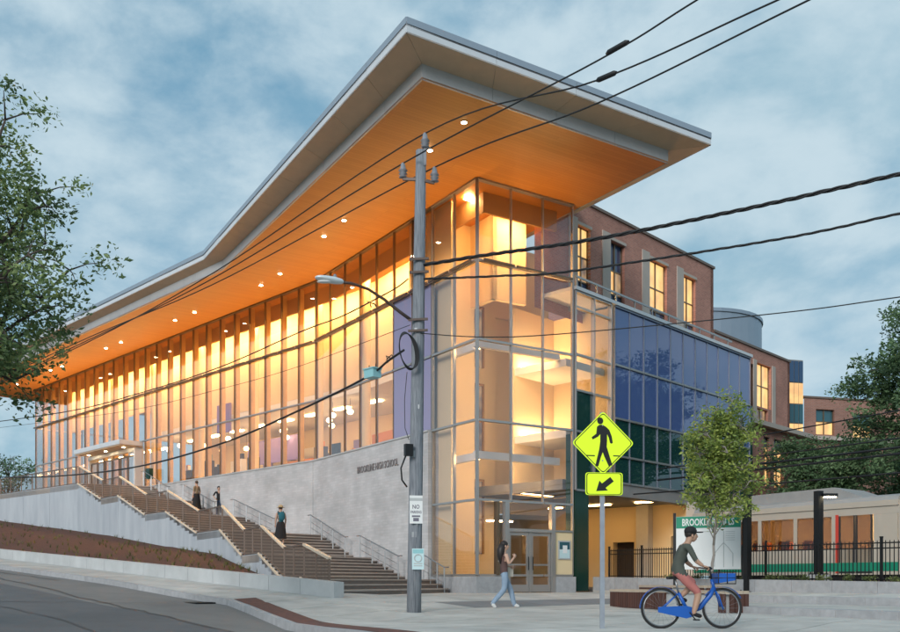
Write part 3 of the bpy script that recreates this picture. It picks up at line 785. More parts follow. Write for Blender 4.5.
for k in range(2):
    p = A + el * (7.2 + 4.5 * k) - nLf * 1.6; G().lathe((p.x, p.y, R(5.84)), [(.22, 0), (.22, ZS - R(5.84))], 14).build('interior_column', 'interior_cream', bld)
# brown bulkhead below the ceiling, hides the cove lamps behind it
G().slab(A, el, nLf, .86, 14.05, -.95, -.85, ZS - .78, ZS - .002).build('ceiling_bulkhead', 'bulkhead_brown', bld)
G().slab(K, wl, nLw, -.25, 36.0, -.95, -.85, ZS - .78, ZS - .002).build('ceiling_bulkhead', 'bulkhead_brown', bld)
G().slab(A, er, nRf, .86, 4.4, -.95, -.85, ZS - .78, ZS - .002).build('ceiling_bulkhead', 'bulkhead_brown', bld)
# timber fins behind the mullions
for k in range(1, NB): G().slab(K, wl, nLw, xsw[k] - .025, xsw[k] + .025, -.30, -.07, R(5.93), ZS - .08).build('timber_fin', 'fin_wood', bld)
# furnishing glimpsed through the glass: shelving, tables, pendants
for k in range(13):
    a = .8 + 1.65 * k + random.uniform(-.3, .3); b = random.choice((-3.2, -4.6, -6.2)); w = random.uniform(.7, 1.3); h = random.uniform(.8, 2.0)
    sh = G().slab(K, wl, nLw, a, a + w, b - .35, b, R(5.85), R(5.85) + h).build('shelf_unit', random.choice(('interior_wood', 'interior_white', 'interior_purple', 'interior_dark')), bld)
    for j in range(random.randint(2, 4)):
        x0 = a + random.uniform(.05, w - .3); z0 = R(5.85) + h; hh = random.uniform(.12, .4)
        G().slab(K, wl, nLw, x0, x0 + random.uniform(.1, .3), b - .28, b - .06, z0, z0 + hh).build('display_item', random.choice(('interior_dark', 'interior_orange', 'interior_white', 'cloth_item')), sh)
for k in range(5):
    a = 6.4 + 1.45 * k; b = random.choice((-3.4, -4.8)); h = random.uniform(.9, 1.9)
    sh = G().slab(A, el, nLf, a, a + random.uniform(.6, 1.0), b - .3, b, R(5.85), R(5.85) + h).build('shelf_unit', random.choice(('interior_wood', 'interior_white', 'interior_dark')), bld)
for k in range(14):
    p = K + wl * (1.2 + 1.5 * k) - nLw * random.choice((3.0, 3.9, 5.2)); z = R(9.0) - random.uniform(0, .5)
    g = G(); g.ball((p.x, p.y, z), .17, .17, .14, 12, 8); pd = g.build('pendant_light', 'lamp_globe', bld)
    G().tube([(p.x, p.y, z + .13), (p.x, p.y, R(9.55))], .012, 5).build('cord', 'interior_dark', pd)
G().slab(A, er, nRf, 2.4, 4.05, -2.6, -2.4, R(11.3), ZS - .004).build('upper_wall', 'interior_cream', bld)
G().slab(A, el, nLf, 2.4, 5.24, -2.6, -2.4, R(11.3), ZS - .004).build('upper_wall', 'interior_cream', bld)
# coloured inner partitions
G().slab(A, el, nLf, 7.6, 12.6, -2.5, -2.4, R(5.85), R(7.2)).build('interior_partition', 'interior_orange', bld)
G().slab(K, wl, nLw, 3.0, 8.5, -4.2, -4.1, R(5.85), R(7.0)).build('interior_partition', 'interior_orange', bld)
G().slab(K, wl, nLw, 9.2, 15.0, -5.6, -5.5, R(7.4), R(8.9)).build('interior_partition', 'interior_purple', bld)
G().slab(K, wl, nLw, 11.5, 13.0, -2.2, -2.1, R(8.9), R(10.6)).build('interior_partition', 'interior_purple', bld)
for k in range(9):
    a = 1.0 + 2.3 * k + random.uniform(-.4, .4); w = random.uniform(.5, 1.1)
    G().slab(K, wl, nLw, a, a + w, -Wd + .02, -Wd + .06, R(6.6), R(8.4)).build('wall_display', ['interior_white', 'interior_wood', 'interior_purple', 'window_dark'][k % 4], bld)
for k in range(4):
    a = 6.2 + 1.9 * k
    G().slab(A, el, nLf, a, a + random.uniform(.6, 1.0), -Wd + .02, -Wd + .06, R(6.7), R(8.5)).build('wall_display', ['window_dark', 'interior_white', 'interior_wood', 'interior_white'][k % 4], bld)

# lobby and stair core inside the glass corner
G().slab(A, er, nRf, .2, 4.4, -5.1, -.3, .8, .93).build('interior_floor', 'floor_tan', bld)
G().slab(A, er, nRf, -.0, 2.6, -4.15, -4.0, .93, ZS - .004).build('interior_wall', 'interior_cream', bld)
G().slab(A, er, nRf, 2.6, 4.45, -5.25, -5.1, .93, ZS - .004).build('interior_wall', 'interior_cream', bld)
G().slab(A, er, nRf, 4.451, 6.6, -5.25, -5.1, R(11.5), ZS - .004).build('interior_wall', 'interior_cream', bld)
G().slab(A, er, nRf, .28, .40, -5.2, -2.2, .93, ZS - .004).build('interior_wall', 'interior_cream', bld)
# wood framed openings in the core wall
for a0, z0, z1 in ((2.75, R(5.5), R(8.5)), (2.75, R(1.2), R(4.4)), (2.75, R(9.2), R(11.8))):
    g = G(); g.slab(A, er, nRf, a0, a0 + .09, -5.1, -4.98, z0, z1); g.slab(A, er, nRf, a0 + .95, a0 + 1.04, -5.1, -4.98, z0, z1); g.slab(A, er, nRf, a0 + .09, a0 + .95, -5.1, -4.98, z1 - .09, z1)
    g.slab(A, er, nRf, a0 + .09, a0 + .95, -5.1, -4.98, lerp(z0, z1, .45), lerp(z0, z1, .45) + .07)
    w_ = g.build('inner_window', 'interior_wood', bld)
    G().slab(A, er, nRf, a0 + .09, a0 + .95, -5.09, -5.06, z0, z1 - .09).build('pane', 'window_dim', w_)
# added lamps, hidden behind the cross beams, to brighten the inner walls
for z in (R(4.6), R(8.75)):
    bm = G().slab(A, er, nRf, .35, 4.35, -.80, -.6, z, z + .28).build('cross_beam', 'interior_white', bld)
    for a in (1.2, 3.3): G().slab(A, er, nRf, a - .7, a + .7, -.83, -.802, z + .06, z + .22).build('hidden_fill_light', 'lamp_hidden_fill', bm)
    b2 = G().slab(A, el, nLf, 1.0, 3.0, -.80, -.6, z + .003, z + .277).build('cross_beam', 'interior_white', bld)
for a in (1.2, 3.2): lamp(roof, A, er, nRf, a, -1.6, ZS - .08, 1.3, .25, 'lamp_strip')
for a in (1.7, 2.15, 2.6): lamp(roof, A, er, nRf, a, -1.6, R(2.35), .22, .22, 'lamp_warm', 'lobby_light')
G().slab(A, er, nRf, .8, 1.5, -3.98, -3.9, .95, 3.0).build('inner_door', 'interior_wood', bld)

# ---------------------------------------------------------------- right wing over the tracks
ZB0, ZB1 = R(3.55), R(11.38)
def ar(x, o=BR, u=wr): return a_of(x, o, u)
b0_, b1_ = ar(614), ar(749)
zs_b = [R(4.1), R(5.2), R(6.75), R(8.95), ZB1]
xs_b = [lerp(b0_, b1_, k / 11) for k in range(12)]
curtain(BR, wr, nRw, xs_b, zs_b, lambda i, j: 'glass_blue' if j >= 2 else 'glass_green_reflection', 'blue_curtain_wall', .05, .06, 'mullion_blue', 'mullion_light')  # lower rows carry reflected trees as dark green colour
# narrow lit bays between the corner and the blue glass
xs_n = [.06, ar(592.5), ar(609.5)]
zs_n = [R(3.6), R(5.9), R(7.5), R(8.9), R(10.75), R(11.38)]
curtain(BR, wr, nRw, xs_n, zs_n, lambda i, j: 'glass_green_reflection' if (j == 0 or (j == 1 and i == 0)) else 'glass_clear', 'narrow_curtain_wall', .06, .12, 'mullion_light', 'mullion_light')
G().slab(BR, wr, nRw, .02, xs_b[0] - .05, -3.2, -3.0, R(3.6), R(11.3)).build('interior_wall', 'interior_cream', bld)
G().slab(BR, wr, nRw, xs_b[0] - .1, xs_b[0] + .0, -3.0, -.12, R(3.6), R(11.3)).build('interior_wall', 'interior_cream', bld)
for z in (R(6.0), R(8.8)):
    sl_ = G().slab(BR, wr, nRw, .1, xs_b[0] - .12, -3.0, -.4, z - .3, z).build('landing_slab', 'interior_white', bld)
    lamp(sl_, BR, wr, nRw, 1.3, -2.75, z + .03, 2.0, .2, 'lamp_hidden_fill', 'hidden_fill_light')  # added lamp, hidden by the slab, to brighten the wall
lamp(roof, BR, wr, nRw, 1.3, -2.75, R(3.65), 2.0, .2, 'lamp_hidden_fill', 'hidden_fill_light')  # one more added lamp, unseen at the wall foot
# dark green column panel at the foot
G().slab(BR, wr, nRw, .08, ar(588), -.4, .03, .95, R(5.85) - .05).build('column_panel', 'dark_green', bld)
G().slab(BR, wr, nRw, b1_ + .06, b1_ + .28, -.6, .06, R(3.6), R(8.95)).build('column_panel', 'dark_green', bld)
# body of the wing, transfer beam and roof edge
g = G(); g.slab(BR, wr, nRw, xs_b[0] + .02, b1_ - .02, -9.0, -.16, ZB0 + .55, ZB1 - .1); g.build('wing_body', 'beam_grey', bld)
g = G(); g.slab(BR, wr, nRw, xs_b[0] - .02, b1_ + .3, -.5, .03, ZB0, R(4.06)); g.slab(BR, wr, nRw, .0, b1_ + .3, -9, -.5, ZB0 + .1, ZB0 + .5); g.build('transfer_beam', 'beam_grey', bld)
G().slab(BR, wr, nRw, .0, b1_ + .1, -1.7, .16, ZB1 + .003, ZB1 + .14).build('roof_edge', 'fascia_metal', bld)
g = G(); g.bar((BR + wr * .1 + nRw * .05).to_3d() + Vector((0, 0, ZB1 + .55)), (BR + wr * (b1_ - 2) + nRw * .05).to_3d() + Vector((0, 0, ZB1 + .42)), .07, .07)
for k in range(10):
    p = BR + wr * (.15 + k * 1.4) + nRw * .05; g.slab(p, wr, nRw, -.025, .025, -.025, .025, ZB1 + .14, ZB1 + .5)
g.build('roof_rail', 'mullion_light', bld)
# underpass: lit back wall, columns, dark openings
UO = BR + wr * 9.3; UI = -nRw
def au(x): return a_of(x, UO, UI)
hu = [(au(634), au(613), 1.25, R(1.95)), (au(690), au(671), 1.05, R(2.15))]
UWALL = lambda: None
# brick block above and behind the blue glass
Q0 = BR - nRw * 1.5
brick('brick_red', wr.x, wr.y, (.50, .215, .155), (.40, .165, .12), (.40, .30, .26), .21, .075, .9, .08)
brick('brick_red_side', -wr.y, wr.x, (.50, .215, .155), (.40, .165, .12), (.40, .30, .26), .21, .075, .9, .08)
def aq(x): return a_of(x, Q0, wr)
def wall_open(o, u, n, a0, a1, z0, z1, holes, mat, par, depth=.28, name='brick_wall'):
    As = sorted({a0, a1, *[h[0] for h in holes], *[h[1] for h in holes]}); Zs = sorted({z0, z1, *[h[2] for h in holes], *[h[3] for h in holes]})
    g = G()
    pt = lambda a, b, z: ((o + u * a + n * b).x, (o + u * a + n * b).y, z)
    for i in range(len(As) - 1):
        for j in range(len(Zs) - 1):
            ca, cz = (As[i] + As[i + 1]) / 2, (Zs[j] + Zs[j + 1]) / 2
            if any(h[0] < ca < h[1] and h[2] < cz < h[3] for h in holes): continue
            g.quad(pt(As[i], 0, Zs[j]), pt(As[i + 1], 0, Zs[j]), pt(As[i + 1], 0, Zs[j + 1]), pt(As[i], 0, Zs[j + 1]))
    for h in holes:
        for (p, q) in (((h[0], h[2]), (h[1], h[2])), ((h[1], h[2]), (h[1], h[3])), ((h[1], h[3]), (h[0], h[3])), ((h[0], h[3]), (h[0], h[2]))):
            g.quad(pt(p[0], 0, p[1]), pt(q[0], 0, q[1]), pt(q[0], -depth, q[1]), pt(p[0], -depth, p[1]))
    return g.build(name, mat, par)
def window(o, u, n, a0, a1, z0, z1, cols, rows, mats, par, depth=.2, fm='mullion_metal'):
    fw = .06; g = G(); cw_ = (a1 - a0) / cols; rows = [z0 + (z1 - z0) * r for r in rows]
    for k in range(cols + 1):
        x = a0 + cw_ * k; g.slab(o, u, n, max(a0, x - fw / 2), min(a1, x + fw / 2), -depth - .04, -depth + .06, z0, z1)
    for z in rows: 
        for k in range(cols):
            g.slab(o, u, n, a0 + cw_ * k + fw / 2, a0 + cw_ * (k + 1) - fw / 2, -depth - .03, -depth + .05, max(z0, z - fw / 2), min(z1, z + fw / 2))
    w = g.build('window', fm, par)
    for k in range(cols):
        for r in range(len(rows) - 1):
            G().slab(o, u, n, a0 + cw_ * k + .02, a0 + cw_ * (k + 1) - .02, -depth - .02, -depth, rows[r] + .02, rows[r + 1] - .02).build('pane', mats(k, r), w)
    return w
# underpass: lit wall on the far side of the tracks with dark openings and piers
uh = [tuple(sorted(h[:2])) + h[2:] for h in hu]
wall_open(UO, UI, -wr, -.2, 14.0, .9, ZB0 + .12, uh, 'interior_cream', bld, .4, 'underpass_wall')
for h in uh: G().slab(UO, UI, -wr, h[0] - .05, h[1] + .05, -.55, -.41, h[2], h[3] + .05).build('underpass_opening', 'interior_dark', bld)
for x0, x1 in ((653, 641), (700, 691)):
    G().slab(UO, UI, -wr, min(au(x0), au(x1)), max(au(x0), au(x1)), .02, .45, .95, ZB0 + .1).build('underpass_pier', 'concrete_warm', bld)
for b in (1.0, 3.6, 6.4): lamp(bld, UO, UI, -wr, b, 2.2, ZB0 + .04, 1.2, .22, 'lamp_tunnel', 'underpass_light')
BT = R(16.0); e1 = aq(713.4)
hol = []
for xa, xb, ya, yb in ((577, 590.5, 219, 291), (610, 624.6, 236, 300), (649, 667, 256, 317), (683, 695.5, 271, 326)):
    a0, a1 = aq(xa), aq(xb); Zd = (Q0 + wr * a0).y; hol.append((a0, a1, R((HY - yb) / F * Zd), R((HY - ya) / F * Zd)))
zc0 = R(11.6); zh = R(15.0)
hol = [(h[0], h[1], R(11.75), zh) for h in hol]
wall_open(Q0, wr, nRw, -.5, e1, R(10.9), BT, hol, 'brick_red', bld)
for q_, h in enumerate(hol):
    window(Q0, wr, nRw, *h[:2], h[2], h[3], 2, [0, .3, .62, 1], lambda k, r, q_=q_: ('window_blue' if (r == 0 or (q_ == 1 and r == 2)) else ('window_dim' if (k == 1 and r == 1 and q_ < 2) else 'window_lit')), bld)
    G().slab(Q0, wr, nRw, h[0] - .62, h[0] - .002, 0, .05, R(11.2), zh + .25).build('pilaster', 'stone_trim', bld)
    G().slab(Q0, wr, nRw, h[0] - .0, h[1] + .05, .002, .06, zh, zh + .12).build('lintel', 'stone_trim', bld)
G().slab(Q0, wr, nRw, -.5, e1 + .06, -.3, .07, BT, BT + .12).build('parapet_coping', 'rail_brown', bld)
Qe = Q0 + wr * e1
g = G(); g.slab(Qe, -nRw, wr, 0, 14, -.3, 0, R(10.9), BT); g.build('brick_wall', 'brick_red_side', bld)
# lower brick block further along
e2 = aq(789.6); T2 = R(12.8)
h1 = (aq(757), aq(771), R(9.7), R(12.1)); h2 = (aq(757), aq(768), R(8.75), R(9.6))
h3 = [(aq(751), aq(755), R(8.9), R(11.9)), (aq(757.5), aq(764), R(5.3), R(8.0)), (aq(768), aq(778), R(5.3), R(8.0)), (aq(757.5), aq(764), R(2.8), R(4.6)), (aq(770), aq(778), R(2.8), R(4.6))]
wall_open(Q0, wr, nRw, e1 + .002, e2, R(8.72), T2, [h1, h2, h3[0]], 'brick_red', bld)
window(Q0, wr, nRw, *h1, 2, [0, .5, 1], lambda k, r: 'window_lit', bld); window(Q0, wr, nRw, *h2, 2, [0, 1], lambda k, r: 'window_dim', bld)
window(Q0, wr, nRw, *h3[0], 1, [0, .3, 1], lambda k, r: 'window_blue', bld)
G().slab(Q0, wr, nRw, h1[1] + .1, h1[1] + .5, 0, .05, R(8.9), R(12.2)).build('pilaster', 'stone_trim', bld)
G().slab(Q0, wr, nRw, h1[0] - .5, h1[0] - .1, 0, .05, R(8.9), R(12.2)).build('pilaster', 'stone_trim', bld)
G().slab(Q0, wr, nRw, e1, e2 + .06, -.3, .07, T2, T2 + .12).build('parapet_coping', 'rail_brown', bld)
wall_open(Q0 + nRw * .35, wr, nRw, b1_ + .4, e2 + 1.5, .8, R(8.45), h3[1:], 'brick_red', bld)
for q_, h in enumerate(h3[1:]): window(Q0 + nRw * .35, wr, nRw, *h, 2, [0, .35, .8, 1], lambda k, r, q_=q_: 'window_blue' if r == 2 else ('window_lit' if q_ in (0, 1) else 'window_dim'), bld)
G().slab(Q0, wr, nRw, b1_ + .4, e2 + 1.6, -.1, .75, R(8.46), R(8.71)).build('cornice', 'stone_trim', bld)
g = G(); g.slab(Q0 + wr * e2, -nRw, wr, 0, 12, -.3, 0, R(8.7), T2); g.build('brick_wall', 'brick_red_side', bld)

# silver drum on the roof behind
drum = G(); drum.lathe((15.1, 58.6, R(10)), [(4.2, 0), (4.2, 5.75), (4.28, 5.75), (4.28, 5.95)], 40)
drum.build('rooftop_screen', 'metal_screen', bld, smooth=False)

# far wing behind the trees: low brick building with blue glass corner
fo = Vector((21.0, 57.2)); fu = Vector((.965, .26)).normalized(); fn = Vector((fu.y, -fu.x))
far = thing('brick_wing', (fo.x, fo.y, 1.0), 'low brick building with teal panelled windows behind the right hand trees', 'building')
brick('brick_far', fu.x, fu.y, (.38, .18, .13), (.31, .145, .105), (.36, .28, .25), .21, .075, .9, .08)
def af(x): return a_of(x, fo, fu)
fa0 = af(804); 
H = [(af(816), af(834.5), R(9.1), R(10.65)), (af(853), af(872), R(9.0), R(10.5))]
wall_open(fo, fu, fn, fa0, af(905), R(8.9), R(11.3), H, 'brick_far', far)
wall_open(fo + fn * .3, fu, fn, fa0 - 1.0, af(905), .8, R(8.65), [(af(806), af(815), R(6.0), R(7.3))], 'brick_far', far)
G().slab(fo, fu, fn, fa0 - 1.5, af(905), -.1, .7, R(8.66), R(8.89)).build('cornice', 'stone_trim', far)
for h in H: window(fo, fu, fn, *h, 2, [0, .52, 1], lambda k, r: 'window_lit' if r == 0 else 'window_teal', far)
window(fo + fn * .3, fu, fn, af(806), af(815), R(6.0), R(7.3), 2, [0, 1], lambda k, r: 'window_dark', far)
G().slab(fo, fu, fn, fa0 - .05, af(905), -.3, .06, R(11.3), R(11.42)).build('parapet_coping', 'rail_brown', far)
# glass stair between the two
g0, g1 = af(789.5), af(803.5)
sg = G(); sg.slab(fo, fu, fn, g0, g1, -4, -.06, R(8.9), R(13.6)); st_ = sg.build('stair_tower', 'beam_grey', far)
for i in range(3):
    for j, (z0, z1, m) in enumerate(((R(8.95), R(9.7), 'window_lit'), (R(9.7), R(10.9), 'window_teal'), (R(10.9), R(12.2), 'window_lit'), (R(12.2), R(13.55), 'window_blue'))):
        a0, a1 = lerp(g0, g1, i / 3), lerp(g0, g1, (i + 1) / 3)
        G().slab(fo, fu, fn, a0 + .03, a1 - .03, -.05, .0, z0 + .03, z1 - .03).build('pane', m, st_)
# ---------------------------------------------------------------- grand staircase along the stone wall
def inner_pt(u):
    return A + el * u + nLf * .22 if u <= 13.8 else K + wl * (u - 13.8) + nLw * .22
OUT = [Vector(p) for p in ((-3.2, 25.6), (-5.4, 31.0), (-7.9, 37.0), (-11.0, 42.6), (-14.9, 47.4), (-18.8, 51.6), (-22.2, 55.9), (-30.3, 62.9), (-40.0, 71.5))]
def out_at(x):
    k = (x - 450) / F
    for a, b in zip(OUT, OUT[1:]):
        d = b - a; den = d.x - k * d.y
        if abs(den) < 1e-9: continue
        t = (k * a.y - a.x) / den
        if -.0001 <= t <= 1.0001: return a + d * t
    return OUT[0]
LEV = [R(-.40), R(.10), R(1.05), R(2.25), R(3.45), R(4.65), R(5.85)]
INL = [(1.6, 1.6), (3.0, 4.9), (8.2, 9.5), (13.2, 16.6), (20.4, 22.4), (25.8, 27.6), (30.6, 36 + 13.8)]
OXL = [(326, 326), (301, 281.5), (259, 242), (220, 197), (166, 145), (118, 101), (78, -60)]
RIS = [0, 3, 7, 8, 8, 8, 8]
stair = thing('grand_staircase', (-3, 27, .8), 'broad outdoor staircase with landings climbing beside the pale stone wall', 'staircase')
flights = []
for L in range(1, 7):
    n = RIS[L]; h = (LEV[L] - LEV[L - 1]) / n
    iu0, iu1 = INL[L - 1][1], INL[L][0]; ox0, ox1 = OXL[L - 1][1], OXL[L][0]
    o0, o1 = out_at(ox0), out_at(ox1)
    edges = [(o0.lerp(o1, k / n), inner_pt(lerp(iu0, iu1, k / n))) for k in range(n + 1)]
    flights.append((L, edges, h))
    for k in range(n):
        # each step: tread slab with a darker riser block below it
        (a, b), (c, d) = edges[k], edges[k + 1]
        z1 = LEV[L - 1] + h * (k + 1); zlow = LEV[L - 1] + h * k - .12
        if k == n - 1: c, d = c.lerp(a, -.02), d.lerp(b, -.02)
        nose = .03
        fw = ((a + b) / 2 - (c + d) / 2).normalized() * nose
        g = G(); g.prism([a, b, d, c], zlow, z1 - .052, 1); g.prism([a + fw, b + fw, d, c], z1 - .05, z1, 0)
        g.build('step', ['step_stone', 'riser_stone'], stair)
    # landing above the flight
    iu2, ox2 = INL[L][1], OXL[L][1]
    ins = [inner_pt(u) for u in sorted({iu1, iu2, *( [13.8] if iu1 < 13.8 < iu2 else [])})]
    if L < 6: outs = [out_at(ox2), out_at(ox1)]
    else: outs = [OUT[-1], OUT[-2], out_at(ox1)]
    poly = ins + outs
    g = G(); g.prism(poly, LEV[L] - .3, LEV[L] - .003); g.build('landing', 'concrete_warm' if L == 1 else 'step_stone', stair)
# two long bottom steps wrapping to the corner
# street-side wall with stepped top
def wall_strip(par, pts, zt, zb, th, nrm, mat, name):
    g = G()
    for i in range(len(pts) - 1):
        a, b = pts[i], pts[i + 1]; d = (b - a).normalized(); n = Vector((-d.y, d.x)) * nrm * th
        g.prism([a, b, b + n, a + n], [zb[i], zb[i + 1], zb[i + 1], zb[i]], [zt[i], zt[i + 1], zt[i + 1], zt[i]])
    return g.build(name, mat, par)
sp, sz = [], []
for L, edges, h in flights:
    o0, o1 = edges[0][0], edges[-1][0]
    sp += [o0, o1]; sz += [LEV[L - 1] + .02, LEV[L] + .02]
sp.append(OUT[-2]); sz.append(LEV[6] + .02); sp.append(OUT[-1]); sz.append(LEV[6] + .02)
plain('side_concrete', (.50, .53, .56), .85, noise=.3, nscale=.9, bump=.15, bscale=20, c2=(.38, .41, .45), stretch=(1.6, 1.6, .35))
for i in range(len(sp) - 1):
    if (sp[i + 1] - sp[i]).length < .05: continue
    # long stretches are split at their pour joints
    n = max(1, round((sp[i + 1] - sp[i]).length / 3.2))
    for k in range(n):
        a, b = sp[i].lerp(sp[i + 1], k / n), sp[i].lerp(sp[i + 1], (k + 1) / n); b = b.lerp(a, .02 / (b - a).length)
        wall_strip(stair, [a, b], [lerp(sz[i], sz[i + 1], k / n), lerp(sz[i], sz[i + 1], (k + 1) / n)], [.1, .1], .22, -1, 'side_concrete', 'side_wall')
# guard: posts, pickets, handrail, its sloped parts coloured pale for reflected light
H_G = 1.05
gr = G()
def guard(a, za, b, zb, pale):
    u = (b - a); Ln = u.length
    if Ln < .2: return
    nn = max(2, int(Ln / .13))
    pk = G()
    for k in range(nn + 1):
        p = a.lerp(b, k / nn); z = lerp(za, zb, k / nn)
        pk.slab(p, u.normalized(), Vector((-u.y, u.x)).normalized(), -.008, .008, -.008, .008, z + .02, z + H_G - .03)
    stuff(pk.build('picket', 'rail_brown', stair))
    A3, B3 = Vector((a.x, a.y, za)), Vector((b.x, b.y, zb))
    G().bar(A3 + Vector((0, 0, .06)), B3 + Vector((0, 0, .06)), .05, .04).build('bottom_rail', 'rail_brown', stair)
    G().bar(A3 + Vector((0, 0, H_G)), B3 + Vector((0, 0, H_G)), .11 if pale else .06, .07 if pale else .045).build('handrail', 'rail_pale' if pale else 'rail_brown', stair)
    m = max(1, round(Ln / 1.6))
    for k in range(m + 1):
        p = a.lerp(b, k / m); z = lerp(za, zb, k / m)
        G().slab(p, (1, 0), (0, 1), -.025, .025, -.025, .025, z - .15, z + H_G - .02).build('post', 'rail_brown', stair)
for i in range(len(sp) - 1):
    d = sp[i + 1] - sp[i]
    if d.length < .05: continue
    ins = Vector((d.y, -d.x)).normalized() * .1
    guard(sp[i] + ins, sz[i], sp[i + 1] + ins, sz[i + 1], abs(sz[i] - sz[i + 1]) > .1)
# pale tread ends shown on the street side of every flight
for L, edges, h in flights:
    o0, o1 = edges[0][0], edges[-1][0]; d = (o1 - o0).normalized(); n_ = Vector((-d.y, d.x))
    a3 = Vector((o0.x, o0.y, LEV[L - 1] + .03)); b3 = Vector((o1.x, o1.y, LEV[L] + .03))
    off = (n_ * .03).to_3d()
    G().bar(a3 + off, b3 + off, .06, .07).build('stringer', 'rail_pale', stair)
# steel handrails on the wall side
def steel_rail(pts, name='wall_handrail'):
    """pts: list of (2D point, floor z)"""
    hr = G(); top = [Vector((p.x, p.y, z + .95)) for p, z in pts]
    e0 = (top[1] - top[0]); e0.z = 0; e1_ = (top[-1] - top[-2]); e1_.z = 0
    hr.tube([top[0] - e0.normalized() * .3 - Vector((0, 0, .0))] + top + [top[-1] + e1_.normalized() * .3], .025, 6)
    rail = hr.build(name, 'steel', stair)
    (p0, z0), (p1, z1) = pts[0], pts[-1]; n = 3
    for k in range(n + 1):
        q = p0.lerp(p1, k / n); z = lerp(z0, z1, k / n)
        G().slab(q, (1, 0), (0, 1), -.025, .025, -.025, .025, z - .1, z + .93).build('rail_post', 'steel', rail)
    for dz in (.35, .62):
        G().tube([Vector((p0.x, p0.y, z0 + dz)), Vector((p1.x, p1.y, z1 + dz))], .012, 5).build('rail_wire', 'steel', rail)
for L, edges, h in flights:
    (oa, ia), (ob, ib) = edges[0], edges[-1]
    da = (oa - ia).normalized(); db = (ob - ib).normalized()
    steel_rail([(ia + da * .45, LEV[L - 1]), (ib + db * .45, LEV[L])])

# ---------------------------------------------------------------- low wall and planted bank
lw = thing('retaining_wall', (E0.x, E0.y, .9), 'low pale concrete block wall edging the planted bank along the sloping sidewalk', 'wall')
for i in range(30):
    s0, s1 = i * 1.5 + .007, i * 1.5 + 1.493
    a, b = at_sd(s0, 0), at_sd(s1, 0)
    pts = [a, b, b - nD * .32, a - nD * .32]
    za, zb = gz_sd(s0, 0), gz_sd(s1, 0)
    G().prism(pts, [za - .3, zb - .3, zb - .3, za - .3], [za + .40, zb + .40, zb + .40, za + .40]).build('concrete_block', 'concrete', lw)
# bank surface: from the low wall up to the stair wall
base_nodes = [(OUT[0], R(-.30)), (OUT[1], R(.0)), (out_at(262), R(.25)), (out_at(215), R(1.28)), (out_at(165), R(1.80)), (out_at(100), R(2.70)), (out_at(40), R(3.5)), (out_at(0), R(4.1)), (OUT[-1], R(4.9))]
front_s = [1.2, 4.0, 7.0, 11.0, 14.5, 19.5, 25.0, 29.0, 40.0]
g = G(); NJ = 10; grid = []
def bank_pt(i, f, t):
    fr = at_sd(lerp(front_s[i], front_s[i + 1], f), -.25); fz = gz_sd(lerp(front_s[i], front_s[i + 1], f), 0) + .34
    (p0, z0), (p1, z1) = base_nodes[i], base_nodes[i + 1]
    bk = p0.lerp(p1, f); bz = lerp(z0, z1, f)
    p = fr.lerp(bk, t); return Vector((p.x, p.y, lerp(fz, bz, t ** 1.15) + .03 * math.sin(7 * t + 3 * f + i)))
rows_ = []
for i in range(8):
    for f in range(6):
        rows_.append([bank_pt(i, f / 6, j / NJ) for j in range(NJ + 1)])
for r in rows_: g.v += [tuple(p) for p in r]
g.f = [(i * (NJ + 1) + j, (i + 1) * (NJ + 1) + j, (i + 1) * (NJ + 1) + j + 1, i * (NJ + 1) + j + 1) for i in range(len(rows_) - 1) for j in range(NJ)]
g.mi = [0] * len(g.f)
struct(g.build('bank', 'mulch', smooth=True))
def tone_attr(me, vals):
    at = me.attributes.new('tone', 'FLOAT', 'FACE'); at.data.foreach_set('value', vals)
tuft = G(); tones = []
for k in range(420):
    i = random.randrange(2, 8); c = bank_pt(i, random.random(), min(.97, random.random() ** .7))
    if random.random() < .25: continue
    tn_ = random.random()
    for b in range(9):
        an = random.uniform(0, 6.28); ln = random.uniform(.10, .26); w = .012
        d = Vector((math.cos(an), math.sin(an), 0)); s_ = Vector((-d.y, d.x, 0)) * w
        tip = c + d * ln * random.uniform(.3, .8) + Vector((0, 0, ln))
        tuft.add([c - s_, c + s_, tip], [(0, 1, 2)]); tones.append(min(1, max(0, tn_ + random.uniform(-.2, .2))))
o = stuff(tuft.build('grass_tufts', 'grassblade')); tone_attr(o.data, tones)
tag(o, 'sparse young grass tufts dotted over the brown bank', 'grass')

# ---------------------------------------------------------------- utility pole
PP = Vector((-.81, 21.0)); PZ = gz(PP.x, PP.y)
up = thing('utility_pole', (PP.x, PP.y, PZ), 'weathered wooden utility pole with insulators, street lamp arm and notices', 'utility pole')
ptop_ = P(421, 151, 21.0)
def pole_at(z):
    t = (z - PZ) / (ptop_.z - PZ); return Vector((lerp(PP.x, ptop_.x, t), 21.0, z))
g = G(); zz = [PZ - .3, PZ + 2, PZ + 5, PZ + 8, ptop_.z]
g.tube([pole_at(z) for z in zz], [.165, .155, .145, .13, .115], 16); g.build('shaft', 'pole_wood', up, smooth=True)
ins_pts = [P(425, 141, 20.93), P(403, 171, 21.05), P(434.5, 175, 20.95)]
ins_top = []
for k, p in enumerate(ins_pts):
    g = G(); g.lathe(p - Vector((0, 0, .16)), [(.05, 0), (.10, .02), (.05, .07), (.10, .09), (.05, .14), (.105, .16), (.06, .22), (.05, .30), (.03, .34)], 12)
    g.build('insulator', 'insulator', up, smooth=True); ins_top.append(p + Vector((0, 0, .17)))
b0 = pole_at(P(420, 178, 21).z)
G().bar(ins_pts[1] - Vector((0, 0, .18)), b0 + Vector((0, -.05, -.06)), .05, .06).build('crossarm', 'arm_brown', up)
